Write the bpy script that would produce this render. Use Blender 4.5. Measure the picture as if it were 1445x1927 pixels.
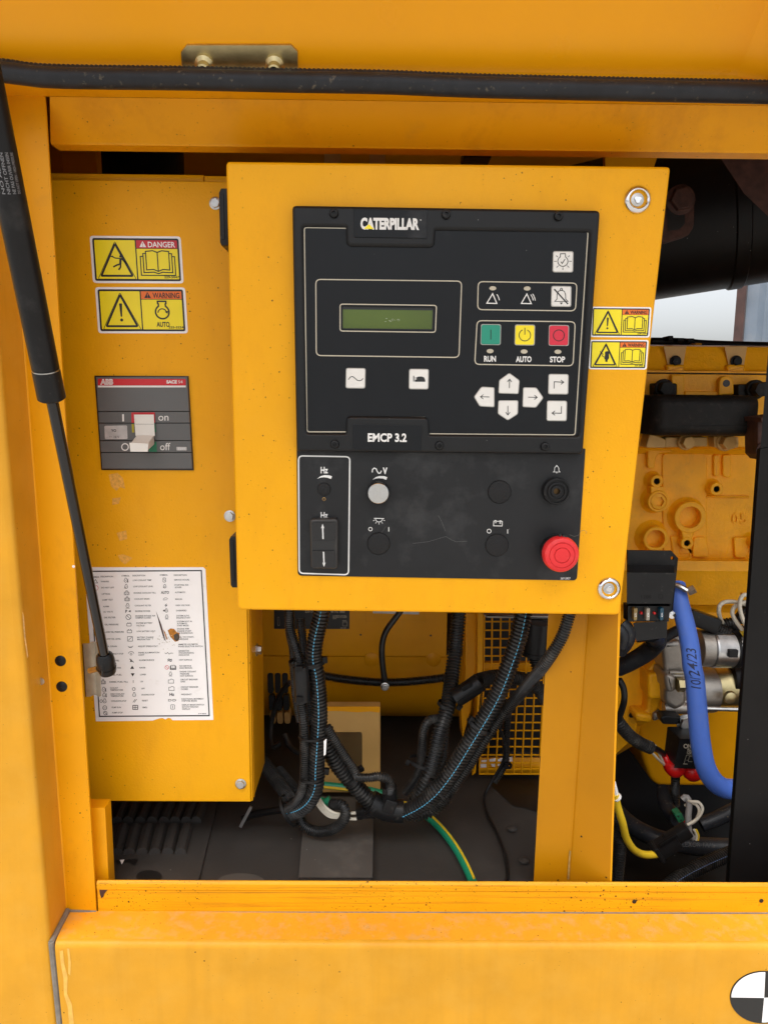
import bpy, bmesh, math, random
from mathutils import Vector, Matrix, Euler
from mathutils.geometry import tessellate_polygon
random.seed(7)
for _o in list(bpy.data.objects): bpy.data.objects.remove(_o)
scene = bpy.context.scene
COL = scene.collection
R_ = math.radians

# ------------------------------------------------------------------ camera
PW, PH, FOC = 1445.0, 1927.0, 1380.0
CAM = Vector((0.0, -0.74, 1.5))
PITCH, YAW, ROLL = 8.8, -0.5, 0.55
cam_rot = Euler((R_(90 - PITCH), 0, R_(YAW)), 'XYZ').to_matrix() @ Matrix.Rotation(R_(ROLL), 3, 'Z')
cd = bpy.data.cameras.new('camera'); camo = bpy.data.objects.new('camera', cd); COL.objects.link(camo)
camo.matrix_world = Matrix.Translation(CAM) @ cam_rot.to_4x4()
cd.sensor_fit = 'VERTICAL'; cd.sensor_height = 36.0; cd.lens = FOC / PH * 36.0
cd.clip_start = 0.01; cd.clip_end = 2000
scene.camera = camo

# ------------------------------------------------------------------ overcast daylight
SUN_EL, SUN_AZ = 70.0, 192.0          # high, from behind the photographer's shoulder
world = bpy.data.worlds.new('World'); scene.world = world; world.use_nodes = True
wn = world.node_tree.nodes; wl = world.node_tree.links; wn.clear()
sky = wn.new('ShaderNodeTexSky'); sky.sky_type = 'NISHITA'; sky.sun_disc = False
sky.sun_elevation = R_(SUN_EL); sky.sun_rotation = R_(SUN_AZ)
sky.air_density = 1.0; sky.dust_density = 4.5; sky.ozone_density = 1.0; sky.altitude = 0
hsv = wn.new('ShaderNodeHueSaturation'); hsv.inputs['Saturation'].default_value = 0.25
bg = wn.new('ShaderNodeBackground'); bg.inputs['Strength'].default_value = 0.15
wo = wn.new('ShaderNodeOutputWorld')
wl.new(sky.outputs[0], hsv.inputs['Color']); wl.new(hsv.outputs[0], bg.inputs[0]); wl.new(bg.outputs[0], wo.inputs[0])
sd = bpy.data.lights.new('sun', 'SUN'); sd.energy = 1.5; sd.angle = R_(50); sd.color = (1.0, 0.965, 0.91)
so = bpy.data.objects.new('sun', sd); COL.objects.link(so)
_az = R_(SUN_AZ); _el = R_(SUN_EL)
sdir = Vector((math.sin(_az) * math.cos(_el), math.cos(_az) * math.cos(_el), math.sin(_el)))
so.rotation_euler = (-sdir).to_track_quat('-Z', 'Y').to_euler(); so.location = sdir * 8
scene.view_settings.view_transform = 'Standard'; scene.view_settings.look = 'None'
scene.view_settings.exposure = 0.92; scene.view_settings.gamma = 1.0
scene.view_settings.use_curve_mapping = False
scene.render.engine = 'CYCLES'
scene.cycles.max_bounces = 8; scene.cycles.diffuse_bounces = 5

# ------------------------------------------------------------------ measuring helpers
def ray(px, py): return cam_rot @ Vector(((px - PW / 2) / FOC, -(py - PH / 2) / FOC, -1.0))
def P(px, py, Y):
    d = ray(px, py); return CAM + d * ((Y - CAM.y) / d.y)
def PZ(px, py, z):
    d = ray(px, py); return CAM + d * ((z - CAM.z) / d.z)
def mpp(Y): return (Y - CAM.y) / FOC            # metres per photo pixel at depth Y
class K:
    def __init__(s, ox, oy, sc): s.o = (ox, oy); s.s = sc
    def __call__(s, u, v): return (s.o[0] + u / s.s, s.o[1] + v / s.s)
    def l(s, pts): return [s(*p[:2]) + tuple(p[2:]) for p in pts]
k1 = K(540, 370, 2.4083); k2 = K(540, 840, 2.4083); k3 = K(140, 420, 4.0156); k4 = K(60, 1040, 3.6125)
k5 = K(1100, 560, 3.855); k6 = K(1100, 1000, 2.7536); k7 = K(440, 1130, 3.5025); k8 = K(780, 1130, 3.4405)
t1 = K(0, 0, 2.007); t3 = K(1160, 260, 4.5895); t6 = K(0, 1380, 2.89); t8 = K(945, 1500, 2.89)
k9 = K(860, 1150, 5.84); k10 = K(500, 1380, 4.8167); k11 = K(1150, 1020, 4.898); k12 = K(1150, 1250, 4.898); k13 = K(520, 1140, 5.5577)
k0 = K(0, 0, 1.0)

def rrect(x0, y0, x1, y1, r, n=4): return rquad([(x0, y0), (x1, y0), (x1, y1), (x0, y1)], r, n)
def rquad(c, r, n=4):
    out = []; N = len(c)
    rr = r if isinstance(r, (list, tuple)) else [r] * N
    for i in range(N):
        p = Vector(c[i]); a = Vector(c[i - 1]) - p; b = Vector(c[(i + 1) % N]) - p
        if rr[i] <= 0: out.append(tuple(p)); continue
        t = min(rr[i], a.length * .49, b.length * .49)
        s = p + a.normalized() * t; e = p + b.normalized() * t
        for k in range(n + 1):
            q = k / n; out.append(tuple(s * (1 - q) ** 2 + p * 2 * q * (1 - q) + e * q * q))
    return out
def circ(cx, cy, r, n=24, ry=None, a0=0):
    ry = r if ry is None else ry
    return [(cx + r * math.cos(a0 + 2 * math.pi * i / n), cy + ry * math.sin(a0 + 2 * math.pi * i / n)) for i in range(n)]
def arc(cx, cy, r, a0, a1, n=12, ry=None):
    ry = r if ry is None else ry
    return [(cx + r * math.cos(R_(a0 + (a1 - a0) * i / n)), cy + ry * math.sin(R_(a0 + (a1 - a0) * i / n))) for i in range(n + 1)]
def bil(q):
    def f(u, v):
        a = Vector(q[0]) * (1 - u) + Vector(q[1]) * u; b = Vector(q[3]) * (1 - u) + Vector(q[2]) * u
        return tuple(a * (1 - v) + b * v)
    return f
def inset(pts, d):
    """offset a planar loop (list of (x,z)) inward by d"""
    n = len(pts); A = sum(pts[i][0] * pts[(i + 1) % n][1] - pts[(i + 1) % n][0] * pts[i][1] for i in range(n))
    sg = 1 if A > 0 else -1; out = []
    for i in range(n):
        p = Vector(pts[i]); e1 = p - Vector(pts[i - 1]); e2 = Vector(pts[(i + 1) % n]) - p
        if e1.length < 1e-9: e1 = e2
        if e2.length < 1e-9: e2 = e1
        n1 = Vector((-e1.y, e1.x)).normalized() * sg; n2 = Vector((-e2.y, e2.x)).normalized() * sg
        m = n1 + n2
        if m.length < 1e-6: m = n1
        m.normalize(); out.append(tuple(p + m * (d / max(.5, m.dot(n1)))))
    return out
def catmull(pts, step):
    if len(pts) == 2:
        n = max(1, int((pts[1] - pts[0]).length / step)); return [pts[0].lerp(pts[1], i / n) for i in range(n + 1)]
    q = [pts[0] * 2 - pts[1]] + pts + [pts[-1] * 2 - pts[-2]]; dense = []
    for i in range(1, len(q) - 2):
        a, b, c, d = q[i - 1:i + 3]
        for k in range(24):
            t = k / 24
            dense.append(.5 * ((2 * b) + (c - a) * t + (2 * a - 5 * b + 4 * c - d) * t * t + (3 * b - a - 3 * c + d) * t ** 3))
    dense.append(pts[-1]); L = [0.]
    for i in range(1, len(dense)): L.append(L[-1] + (dense[i] - dense[i - 1]).length)
    n = max(2, int(L[-1] / step)); out = []; j = 0
    for i in range(n + 1):
        s = L[-1] * i / n
        while j < len(L) - 2 and L[j + 1] < s: j += 1
        t = (s - L[j]) / max(1e-9, L[j + 1] - L[j]); out.append(dense[j].lerp(dense[j + 1], min(1, t)))
    return out

_gc = {}
def glyphs(s, bold=0.0, shear=0.0):
    k = (s, bold, shear)
    if k in _gc: return _gc[k]
    cu = bpy.data.curves.new('t', 'FONT'); cu.body = s; cu.offset = bold; cu.resolution_u = 3; cu.shear = shear
    o = bpy.data.objects.new('t', cu); COL.objects.link(o)
    me = bpy.data.meshes.new_from_object(o)
    V = [(v.co.x, v.co.y) for v in me.vertices]; Fc = [tuple(p.vertices) for p in me.polygons]
    bpy.data.objects.remove(o); bpy.data.curves.remove(cu); bpy.data.meshes.remove(me)
    _gc[k] = (V, Fc); return _gc[k]
_H = glyphs('H'); CAPH = max(v[1] for v in _H[0])

_gcut = {}
def glyphs_cut(s, bold=0.0, shear=0.0, n=9):
    """the same outlines sliced into thin bands, for wrapping onto a curved surface"""
    V, Fc = glyphs(s, bold, shear); bm = bmesh.new(); vv = [bm.verts.new((a, b, 0)) for a, b in V]
    for f in Fc:
        try: bm.faces.new([vv[i] for i in f])
        except ValueError: pass
    bmesh.ops.triangulate(bm, faces=bm.faces)
    y0 = min(v[1] for v in V); y1 = max(v[1] for v in V); x0 = min(v[0] for v in V); x1 = max(v[0] for v in V)
    for k in range(1, n):
        bmesh.ops.bisect_plane(bm, geom=bm.verts[:] + bm.edges[:] + bm.faces[:], plane_co=(0, y0 + (y1 - y0) * k / n, 0), plane_no=(0, 1, 0))
    for k in range(1, 40):
        bmesh.ops.bisect_plane(bm, geom=bm.verts[:] + bm.edges[:] + bm.faces[:], plane_co=(x0 + (x1 - x0) * k / 40, 0, 0), plane_no=(1, 0, 0))
    bm.verts.index_update(); out = ([(v.co.x, v.co.y) for v in bm.verts], [tuple(v.index for v in f.verts) for f in bm.faces]); bm.free(); return out

class M:
    """collects geometry for ONE mesh object (world coordinates)"""
    def __init__(s): s.v = []; s.f = []
    def add(s, vs, fs):
        b = len(s.v); s.v += [Vector(x) for x in vs]; s.f += [tuple(i + b for i in f) for f in fs]; return s
    def prism(s, pts, Y0, Y1, bev=0.0, back=False, holes=(), seg=2):
        w = [P(x, y, Y0) for x, y in pts]; lp = [(p.x, p.z) for p in w]
        return s.loop3(lp, Y0, Y1, bev, back, [[(q.x, q.z) for q in (P(x, y, Y0) for x, y in h)] for h in holes], seg)
    def loop3(s, lp, Y0, Y1, bev=0.0, back=False, holes=(), seg=2):
        n = len(lp); rings = [[(x, Y1, z) for x, z in lp]]
        if bev > 0:
            for k in range(seg + 1):
                a = math.pi / 2 * k / seg
                ins = inset(lp, bev * (1 - math.cos(a))) if k else lp
                rings.append([(x, Y0 + bev * (1 - math.sin(a)), z) for x, z in ins])
        else: rings.append([(x, Y0, z) for x, z in lp])
        vs = [p for r in rings for p in r]; fs = []
        for k in range(len(rings) - 1):
            for i in range(n):
                j = (i + 1) % n; fs.append((k * n + i, k * n + j, (k + 1) * n + j, (k + 1) * n + i))
        top = (len(rings) - 1) * n
        if holes:
            loops = [[Vector((x, z, 0)) for x, _, z in rings[-1]]] + [[Vector((x, z, 0)) for x, z in h] for h in holes]
            idx = [top + i for i in range(n)]
            for h in holes:
                hb = len(vs); m = len(h)
                vs += [(x, Y0, z) for x, z in h] + [(x, Y1, z) for x, z in h]
                idx += [hb + i for i in range(m)]
                for i in range(m): j = (i + 1) % m; fs.append((hb + i, hb + j, hb + m + j, hb + m + i))
            for tri in tessellate_polygon(loops): fs.append(tuple(idx[i] for i in tri))
        else: fs.append(tuple(top + i for i in range(n)))
        if back: fs.append(tuple(range(n)))
        return s.add(vs, fs)
    def flat(s, pts, Y): return s.add([P(x, y, Y) for x, y in pts], [tuple(range(len(pts)))])
    def stroke(s, pts, w, Y, closed=False, dep=0.00012):
        p = [Vector(q) for q in pts]; n = len(p); L = []; Rr = []
        for i in range(n):
            if closed: a, b = p[i - 1], p[(i + 1) % n]
            else: a, b = p[max(0, i - 1)], p[min(n - 1, i + 1)]
            e1 = (p[i] - a); e2 = (b - p[i])
            if e1.length < 1e-6: e1 = e2
            if e2.length < 1e-6: e2 = e1
            n1 = Vector((-e1.y, e1.x)).normalized(); n2 = Vector((-e2.y, e2.x)).normalized(); m = n1 + n2
            if m.length < 1e-4: m = n1
            m.normalize(); k = (w if not isinstance(w, (list, tuple)) else w[i]) * .5 / max(.45, m.dot(n1))
            L.append(p[i] + m * k); Rr.append(p[i] - m * k)
        vs = [P(q.x, q.y, Y) for q in L] + [P(q.x, q.y, Y) for q in Rr]
        fs = [(i, (i + 1) % n, n + (i + 1) % n, n + i) for i in range(n if closed else n - 1)]
        return s.add(vs, fs)
    def text(s, t, x, y, h, w, Y, ang=0.0, bold=0.02, shear=0.0, mp=None, anchor='l'):
        """baseline-left at (x,y); cap height h; total width w, in the map's own units"""
        V, Fc = glyphs(t, bold, shear)
        if not V: return s
        x0 = min(v[0] for v in V); x1 = max(v[0] for v in V)
        if w is None: w = (x1 - x0) / CAPH * h
        if anchor == 'c': x = x - w / 2
        c, sn = math.cos(R_(ang)), math.sin(R_(ang)); mp = mp or k0; vs = []
        for vx, vy in V:
            a = (vx - x0) / (x1 - x0) * w; b = -vy / CAPH * h
            q = mp(x + a * c - b * sn, y + a * sn + b * c); vs.append(P(q[0], q[1], Y))
        return s.add(vs, Fc)
    def lathe(s, px, py, prof, n=28, Yc=None, axis=None, origin=None, cap=True):
        """revolve (radius, depth) pairs about an axis; default axis is -Y through the pixel at depth prof Y"""
        if origin is None:
            Y0 = prof[-1][1] if Yc is None else Yc
            o = P(px, py, Y0); o = Vector((o.x, 0, o.z)); ax = Vector((0, 1, 0))
        else: o = Vector(origin); ax = Vector(axis).normalized()
        t = Vector((0, 0, 1)) if abs(ax.z) < .9 else Vector((1, 0, 0)); u = ax.cross(t).normalized(); w = ax.cross(u)
        vs = []; fs = []
        for r, d in prof:
            for i in range(n):
                a = 2 * math.pi * i / n; vs.append(o + ax * d + u * (r * math.cos(a)) + w * (r * math.sin(a)))
        for k in range(len(prof) - 1):
            for i in range(n): j = (i + 1) % n; fs.append((k * n + i, k * n + j, (k + 1) * n + j, (k + 1) * n + i))
        if cap: fs.append(tuple(range((len(prof) - 1) * n, len(prof) * n))); fs.append(tuple(range(n)))
        return s.add(vs, fs)
    def hexbolt(s, px, py, r, Y, h, rot=0.2, washer=True):
        o = P(px, py, Y); 
        if washer: s.lathe(px, py, [(r * 1.35, Y), (r * 1.35, Y - h * .25), (r * 1.25, Y - h * .3), (.0001, Y - h * .3)], 20, Yc=Y, cap=False)
        pts = [(o.x + r * 1.08 * math.cos(rot + i * math.pi / 3), o.z + r * 1.08 * math.sin(rot + i * math.pi / 3)) for i in range(6)]
        return s.loop3(pts, Y - h, Y, bev=r * .14)
    def tube(s, pts, r, seg=12, step=None, corr=None, world=False, cap=True, flatY=1.0):
        w = [Vector(p) for p in pts] if world else [P(*p) for p in pts]
        if corr:
            pitch, amp = corr; c = catmull(w, pitch / 4)
            pat = [0, 0, -amp, -amp]
        else: c = catmull(w, step or r * .6); pat = [0]
        n = len(c); t0 = (c[1] - c[0]).normalized()
        u = t0.cross(Vector((0, 1, 0.01)));  u = u.normalized() if u.length > .05 else t0.cross(Vector((0, 0, 1))).normalized()
        vs = []; fs = []
        for i in range(n):
            t = (c[min(n - 1, i + 1)] - c[max(0, i - 1)]).normalized()
            u = (u - t * u.dot(t)).normalized(); b = t.cross(u)
            rr = (r if not isinstance(r, (list, tuple)) else r[0] + (r[1] - r[0]) * i / (n - 1)) + pat[i % len(pat)]
            for k in range(seg):
                a = 2 * math.pi * k / seg; vs.append(c[i] + u * (rr * math.cos(a)) + b * (rr * math.sin(a)))
        for i in range(n - 1):
            for k in range(seg): j = (k + 1) % seg; fs.append((i * seg + k, i * seg + j, (i + 1) * seg + j, (i + 1) * seg + k))
        if cap: fs.append(tuple(range(seg))); fs.append(tuple(range((n - 1) * seg, n * seg)))
        return s.add(vs, fs)
    def box(s, a, b):
        (x0, y0, z0), (x1, y1, z1) = a, b
        return s.add([(x, y, z) for x in (x0, x1) for y in (y0, y1) for z in (z0, z1)],
                     [(0, 1, 3, 2), (4, 6, 7, 5), (0, 4, 5, 1), (2, 3, 7, 6), (0, 2, 6, 4), (1, 5, 7, 3)])
    def hull8(s, front, Yf, back, Yb):
        vs = [P(x, y, Yf) for x, y in front] + [P(x, y, Yb) for x, y in back]; n = len(front)
        return s.add(vs, [tuple(range(n)), tuple(range(n, 2 * n))] + [(i, (i + 1) % n, n + (i + 1) % n, n + i) for i in range(n)])
    def obb(s, px, py, Y, ang, lx, ly, lz, dz=0.0):
        """box centred at pixel/depth, rotated ang (photo degrees) about the depth axis; sizes in metres"""
        o = P(px, py, Y); a = R_(-ang); ux = Vector((math.cos(a), 0, math.sin(a))); uz = Vector((-math.sin(a), 0, math.cos(a))); uy = Vector((0, 1, 0))
        c = [o + ux * (i * lx / 2) + uz * (k * lz / 2) + uy * (j * ly / 2) for i in (-1, 1) for j in (-1, 1) for k in (-1, 1)]
        return s.add(c, [(0, 1, 3, 2), (4, 6, 7, 5), (0, 4, 5, 1), (2, 3, 7, 6), (0, 2, 6, 4), (1, 5, 7, 3)])

def part(name, m, mat, parent=None, label=None, kind=None, smooth=38, bevel=0.0):
    me = bpy.data.meshes.new(name)
    lo = Vector((min(v.x for v in m.v), min(v.y for v in m.v), min(v.z for v in m.v)))
    hi = Vector((max(v.x for v in m.v), max(v.y for v in m.v), max(v.z for v in m.v)))
    c = (lo + hi) / 2
    me.from_pydata([tuple(v - c) for v in m.v], [], m.f)
    bm = bmesh.new(); bm.from_mesh(me); bmesh.ops.remove_doubles(bm, verts=bm.verts, dist=1e-6)
    if bevel: bmesh.ops.bevel(bm, geom=[e for e in bm.edges if e.is_manifold and e.calc_face_angle(0) > .5], offset=bevel, segments=2, affect='EDGES', profile=.5)
    bmesh.ops.recalc_face_normals(bm, faces=bm.faces)
    bm.to_mesh(me); bm.free()
    me.shade_smooth(); me.set_sharp_from_angle(angle=R_(smooth))
    ef = {}
    for pl_ in me.polygons:
        for ek in pl_.edge_keys: ef.setdefault(ek, []).append(pl_.area)
    for e in me.edges:
        a_ = ef.get(tuple(sorted(e.vertices)), [1])
        if len(a_) == 2 and max(a_) > 12 * min(a_): e.use_edge_sharp = True
    me.materials.append(mat)
    o = bpy.data.objects.new(name, me); COL.objects.link(o); place(o, c, parent)
    if label: o['label'] = label
    if kind: o['kind'] = kind
    return o
def place(o, c, parent):
    if parent is not None:
        o.parent = parent; o.location = Vector(c) - WPOS[parent.name]
    else: o.location = c
    WPOS[o.name] = Vector(c)
WPOS = {}
def clone(src, c, parent, name=None):
    o = bpy.data.objects.new(name or src.name.split('.')[0], src.data); COL.objects.link(o); place(o, c, parent)
    if 'label' in src: o['label'] = src['label']
    return o
def thing(name, label, cat, loc, group=None):
    o = bpy.data.objects.new(name, None); COL.objects.link(o); o.empty_display_size = .02
    place(o, loc, None); o['label'] = label; o['category'] = cat
    if group: o['group'] = group
    return o
def solo(name, m, mat, label, cat, group=None, **k):
    o = part(name, m, mat, None, **k); o['label'] = label; o['category'] = cat
    if group: o['group'] = group
    return o
def struct(name, m, mat, **k):
    o = part(name, m, mat, None, **k); o['kind'] = 'structure'; return o

# ------------------------------------------------------------------ materials (all in world position so neighbouring panels differ)
_mc = {}
def srgb(r, g, b):
    f = lambda c: (c / 12.92 if c <= .04045 else ((c + .055) / 1.055) ** 2.4)
    return (f(r / 255), f(g / 255), f(b / 255), 1)
def mat(name, col, rough=.5, metal=0., var=.06, vscale=14, bump=0., bscale=500, specks=None, dust=None, streak=0., spec=.5, coat=0., rvar=.08, grime=None):
    """col linear rgb; specks=(colour,scale,size,coverage); dust=(colour,scale,lo,hi,amount); grime=(colour, scale xyz, lo, hi)"""
    if name in _mc: return _mc[name]
    m = bpy.data.materials.new(name); m.use_nodes = True; nt = m.node_tree; N = nt.nodes; L = nt.links
    b = N['Principled BSDF']; g = N.new('ShaderNodeNewGeometry'); pos = g.outputs['Position']
    def noise(sc, det=4, rough_=.55, vec=None):
        n = N.new('ShaderNodeTexNoise'); n.inputs['Scale'].default_value = sc; n.inputs['Detail'].default_value = det; n.inputs['Roughness'].default_value = rough_
        L.new(vec or pos, n.inputs['Vector']); return n.outputs['Fac']
    def ramp(fac, a, c):
        r = N.new('ShaderNodeMapRange'); r.inputs[1].default_value = a; r.inputs[2].default_value = c; L.new(fac, r.inputs[0]); return r.outputs[0]
    def mul(a, c):
        x = N.new('ShaderNodeMath'); x.operation = 'MULTIPLY'; L.new(a, x.inputs[0])
        if isinstance(c, (int, float)): x.inputs[1].default_value = c
        else: L.new(c, x.inputs[1])
        return x.outputs[0]
    def mix(fac, a, c):
        x = N.new('ShaderNodeMix'); x.data_type = 'RGBA'; L.new(fac, x.inputs[0])
        for s, i in ((a, 6), (c, 7)):
            if isinstance(s, tuple): x.inputs[i].default_value = s
            else: L.new(s, x.inputs[i])
        return x.outputs[2]
    c0 = tuple(col[:3]) + (1,)
    lo = tuple(max(0, c * (1 - var)) for c in c0[:3]) + (1,); hi = tuple(min(1, c * (1 + var)) for c in c0[:3]) + (1,)
    cur = mix(ramp(noise(vscale), .3, .7), lo, hi)
    if streak:
        mp = N.new('ShaderNodeMapping'); mp.inputs['Scale'].default_value = (60, 60, 4); L.new(pos, mp.inputs[0])
        d = tuple(c * .8 for c in c0[:3]) + (1,)
        cur = mix(mul(ramp(noise(1, 3, .5, mp.outputs[0]), .48, .75), streak), cur, d)
    if dust:
        dc, ds, dl, dh, da = dust; cur = mix(mul(ramp(noise(ds, 6, .65), dl, dh), da), cur, tuple(dc) + (1,))
    if grime:
        gc, gs, gl, gh = grime; mp = N.new('ShaderNodeMapping'); mp.inputs['Scale'].default_value = gs; L.new(pos, mp.inputs[0])
        cur = mix(ramp(noise(1, 7, .7, mp.outputs[0]), gl, gh), cur, tuple(gc) + (1,))
    for spk in ([] if not specks else specks if isinstance(specks, list) else [specks]):
        sc_, scale, size, cov = spk
        v = N.new('ShaderNodeTexVoronoi'); v.inputs['Scale'].default_value = scale; L.new(pos, v.inputs['Vector'])
        wob = noise(scale * 6, 2); 
        ad = N.new('ShaderNodeMath'); ad.operation = 'MULTIPLY_ADD'; L.new(wob, ad.inputs[0]); ad.inputs[1].default_value = size * 1.6; L.new(v.outputs['Distance'], ad.inputs[2])
        dot = ramp(ad.outputs[0], size * 1.75, size * 1.35)
        cell = N.new('ShaderNodeSeparateColor'); L.new(v.outputs['Color'], cell.inputs[0])
        msk = mul(ramp(cell.outputs[0], 1 - cov, 1 - cov + .01), ramp(noise(9, 3), .42, .58))
        cur = mix(mul(dot, msk), cur, tuple(sc_) + (1,))
    L.new(cur, b.inputs['Base Color'])
    b.inputs['Metallic'].default_value = metal; b.inputs['Specular IOR Level'].default_value = spec
    if rvar:
        rr = N.new('ShaderNodeMapRange'); rr.inputs[3].default_value = max(.02, rough - rvar); rr.inputs[4].default_value = min(1, rough + rvar)
        L.new(noise(vscale * 4, 5), rr.inputs[0]); L.new(rr.outputs[0], b.inputs['Roughness'])
    else: b.inputs['Roughness'].default_value = rough
    if coat: b.inputs['Coat Weight'].default_value = coat; b.inputs['Coat Roughness'].default_value = .15
    if bump:
        bp = N.new('ShaderNodeBump'); bp.inputs['Strength'].default_value = bump; bp.inputs['Distance'].default_value = .001
        L.new(noise(bscale, 3), bp.inputs['Height']); L.new(bp.outputs[0], b.inputs['Normal'])
    _mc[name] = m; return m

YEL = (.80, .345, .003)
DK = (.02, .012, .006)
m_paint = mat('yellow_enamel', YEL, .36, var=.06, bump=.10, bscale=420, grime=((.60, .235, .004), (18, 18, 6), .50, .85), specks=[(DK, 85, .085, .6), (DK, 240, .13, .4)], vscale=7, spec=.22, dust=((.50, .24, .03), 22, .58, .8, .35))
m_paint_box = mat('yellow_powder_coat', (.88, .405, .003), .38, var=.045, bump=.28, bscale=380, grime=((.80, .355, .005), (30, 30, 12), .50, .85), specks=[(DK, 110, .11, .5), (DK, 260, .12, .3), (DK, 38, .04, .3)], vscale=6, spec=.22, dust=((.78, .42, .06), 5, .5, .85, .25))
m_paint_out = mat('yellow_sun_faded_enamel', (.64, .300, .018), .44, var=.08, vscale=16, bump=.10, bscale=400, spec=.22, specks=[(DK, 60, .06, .5), (DK, 200, .10, .35)], dust=((.68, .36, .05), 26, .45, .8, .45), streak=.35)
m_paint_sill = mat('yellow_dirty_sill_enamel', (.78, .352, .005), .40, var=.06, bump=.12, bscale=400, spec=.22, specks=[(DK, 130, .18, .8), (DK, 300, .2, .7)], grime=((.30, .115, .012), (4, 60, 230), .52, .76))
m_paint_ledge = mat('yellow_dusty_ledge_enamel', (.76, .335, .02), .45, var=.06, spec=.22, specks=[(DK, 110, .10, .6), (DK, 260, .14, .5)], dust=((.52, .36, .18), 70, .48, .75, .55), bump=.15, bscale=300)
m_paint_in = mat('yellow_interior_enamel', (.76, .33, .002), .38, spec=.25, var=.06, bump=.08, bscale=400, specks=(DK, 70, .05, .3))
m_paint_col_shade = mat('yellow_column_painted_shade', (.46, .192, .001), .45, var=.05, bump=.1, bscale=400, spec=.22, specks=(DK, 60, .1, .5))  # enclosure yellow darkened: the column's shade behind the box is in this colour
m_cast = mat('yellow_painted_casting', (.92, .41, .006), .36, spec=.3, var=.10, vscale=20, bump=.8, bscale=230, rvar=.12, dust=((.40, .19, .03), 14, .52, .82, .55), grime=((.30, .16, .05), (24, 24, 9), .62, .86))
m_tan = mat('dusty_tan_paint', (.58, .34, .10), .5, var=.08, bump=.15)
m_rubber = mat('black_rubber', (.016, .0175, .021), .42, spec=.3, var=.25, vscale=60, bump=.2, bscale=900, dust=((.25, .2, .13), 160, .60, .75, .6))
m_conduit = mat('black_conduit_plastic', (.0140, .0138, .0135), .36, spec=.42, var=.25, vscale=40, dust=((.12, .112, .10), 70, .50, .82, .5))
m_plastic = mat('black_plastic', (.010, .010, .0105), .36, spec=.25, var=.2, vscale=40, bump=.08, bscale=900, dust=((.2, .18, .15), 120, .62, .8, .4))
m_bezel = mat('charcoal_bezel_plastic', (.009, .0095, .0102), .38, spec=.3, var=.12, vscale=30, bump=.12, bscale=1500, specks=((.35, .34, .32), 70, .03, .3))
m_keypad = mat('charcoal_keypad_film', (.0085, .0098, .0118), .33, spec=.22, var=.06, vscale=20, specks=((.5, .5, .48), 60, .028, .35), dust=((.12, .12, .12), 12, .6, .8, .3))
m_swplate = mat('charcoal_switch_plate', (.0165, .0170, .0180), .45, spec=.25, var=.15, vscale=18, bump=.1, bscale=1200, dust=((.13, .13, .13), 14, .50, .85, .42), specks=((.4, .38, .35), 90, .03, .3))
m_plug = mat('textured_black_plug', (.011, .011, .0115), .5, bump=.9, bscale=1100, rvar=0, spec=.3)
m_cream = mat('cream_print', (.52, .47, .36), .5, var=.05)
m_white = mat('white_print', (.78, .77, .74), .45, var=.04)
m_key = mat('white_key', (.78, .76, .71), .35, var=.04, dust=((.55, .42, .25), 110, .66, .82, .5))
m_keyrim = mat('grey_key_rim', (.40, .39, .36), .4)
m_sticker = mat('white_vinyl', (.92, .90, .89), .35, var=.04, dust=((.55, .5, .42), 60, .62, .8, .4))
m_ink = mat('black_ink', (.012, .012, .012), .4, var=.1)
m_sty = mat('sticker_yellow', (.95, .78, .010), .35, var=.03)
m_red = mat('sticker_red', (.58, .015, .025), .35, var=.05)
m_orange = mat('sticker_orange', (.85, .17, .012), .35, var=.05)
m_chrome = mat('chrome', (.72, .72, .73), .13, 1., var=.03, rvar=.05)
m_zinc = mat('zinc_plated_steel', (.55, .55, .54), .34, 1., var=.15, vscale=90)
m_brkt = mat('dull_zinc_bracket', (.34, .31, .24), .45, .35, var=.2, vscale=60)
m_zincy = mat('yellow_zinc_plate', (.56, .47, .25), .38, 1., var=.22, vscale=40, dust=((.34, .30, .20), 60, .5, .8, .5))
m_alu = mat('cast_aluminium', (.40, .37, .33), .48, .85, var=.15, vscale=40, bump=.4, bscale=300, dust=((.22, .17, .11), 40, .5, .8, .5))
m_dark = mat('black_painted_steel', (.0065, .006, .006), .42, var=.2, bump=.08, bscale=600, spec=.18, specks=((.5, .48, .45), 140, .08, .25))
m_soot = mat('sooty_cast_iron', (.010, .0093, .0085), .55, spec=.25, var=.3, vscale=50, bump=.6, bscale=240, dust=((.07, .06, .05), 90, .55, .8, .5))
m_floor = mat('dark_base_plate', (.036, .0325, .0295), .6, var=.2, vscale=9, dust=((.075, .066, .056), 20, .55, .8, .4), specks=((.4, .37, .32), 55, .06, .4), bump=.2, bscale=200)
m_member = mat('dusty_grey_channel', (.070, .063, .056), .62, var=.12, vscale=10, dust=((.16, .14, .12), 40, .5, .8, .4), specks=((.6, .57, .5), 80, .05, .35))
m_blue = mat('blue_silicone_hose', (.085, .20, .72), .5, var=.08, vscale=20, bump=.1, bscale=500, dust=((.20, .25, .5), 50, .55, .85, .3))
m_redp = mat('red_plastic', (.72, .018, .022), .45, var=.06, bump=.1, bscale=700, dust=((.75, .16, .14), 60, .5, .8, .35))
m_redb = mat('red_rubber_boot', (.62, .008, .008), .35)
m_green = mat('green_cable', (.008, .24, .12), .40, var=.08)
m_yelw = mat('yellow_wire', (.72, .48, .02), .45, var=.12, dust=((.2, .15, .04), 70, .55, .75, .5))
m_wire = mat('cream_wire', (.62, .57, .46), .45, var=.08)
m_stripe = mat('light_blue_stripe', (.10, .42, .66), .5)
m_grey = mat('grey_breaker_plastic', (.118, .120, .118), .42, var=.05, bump=.1, bscale=900)
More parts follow.
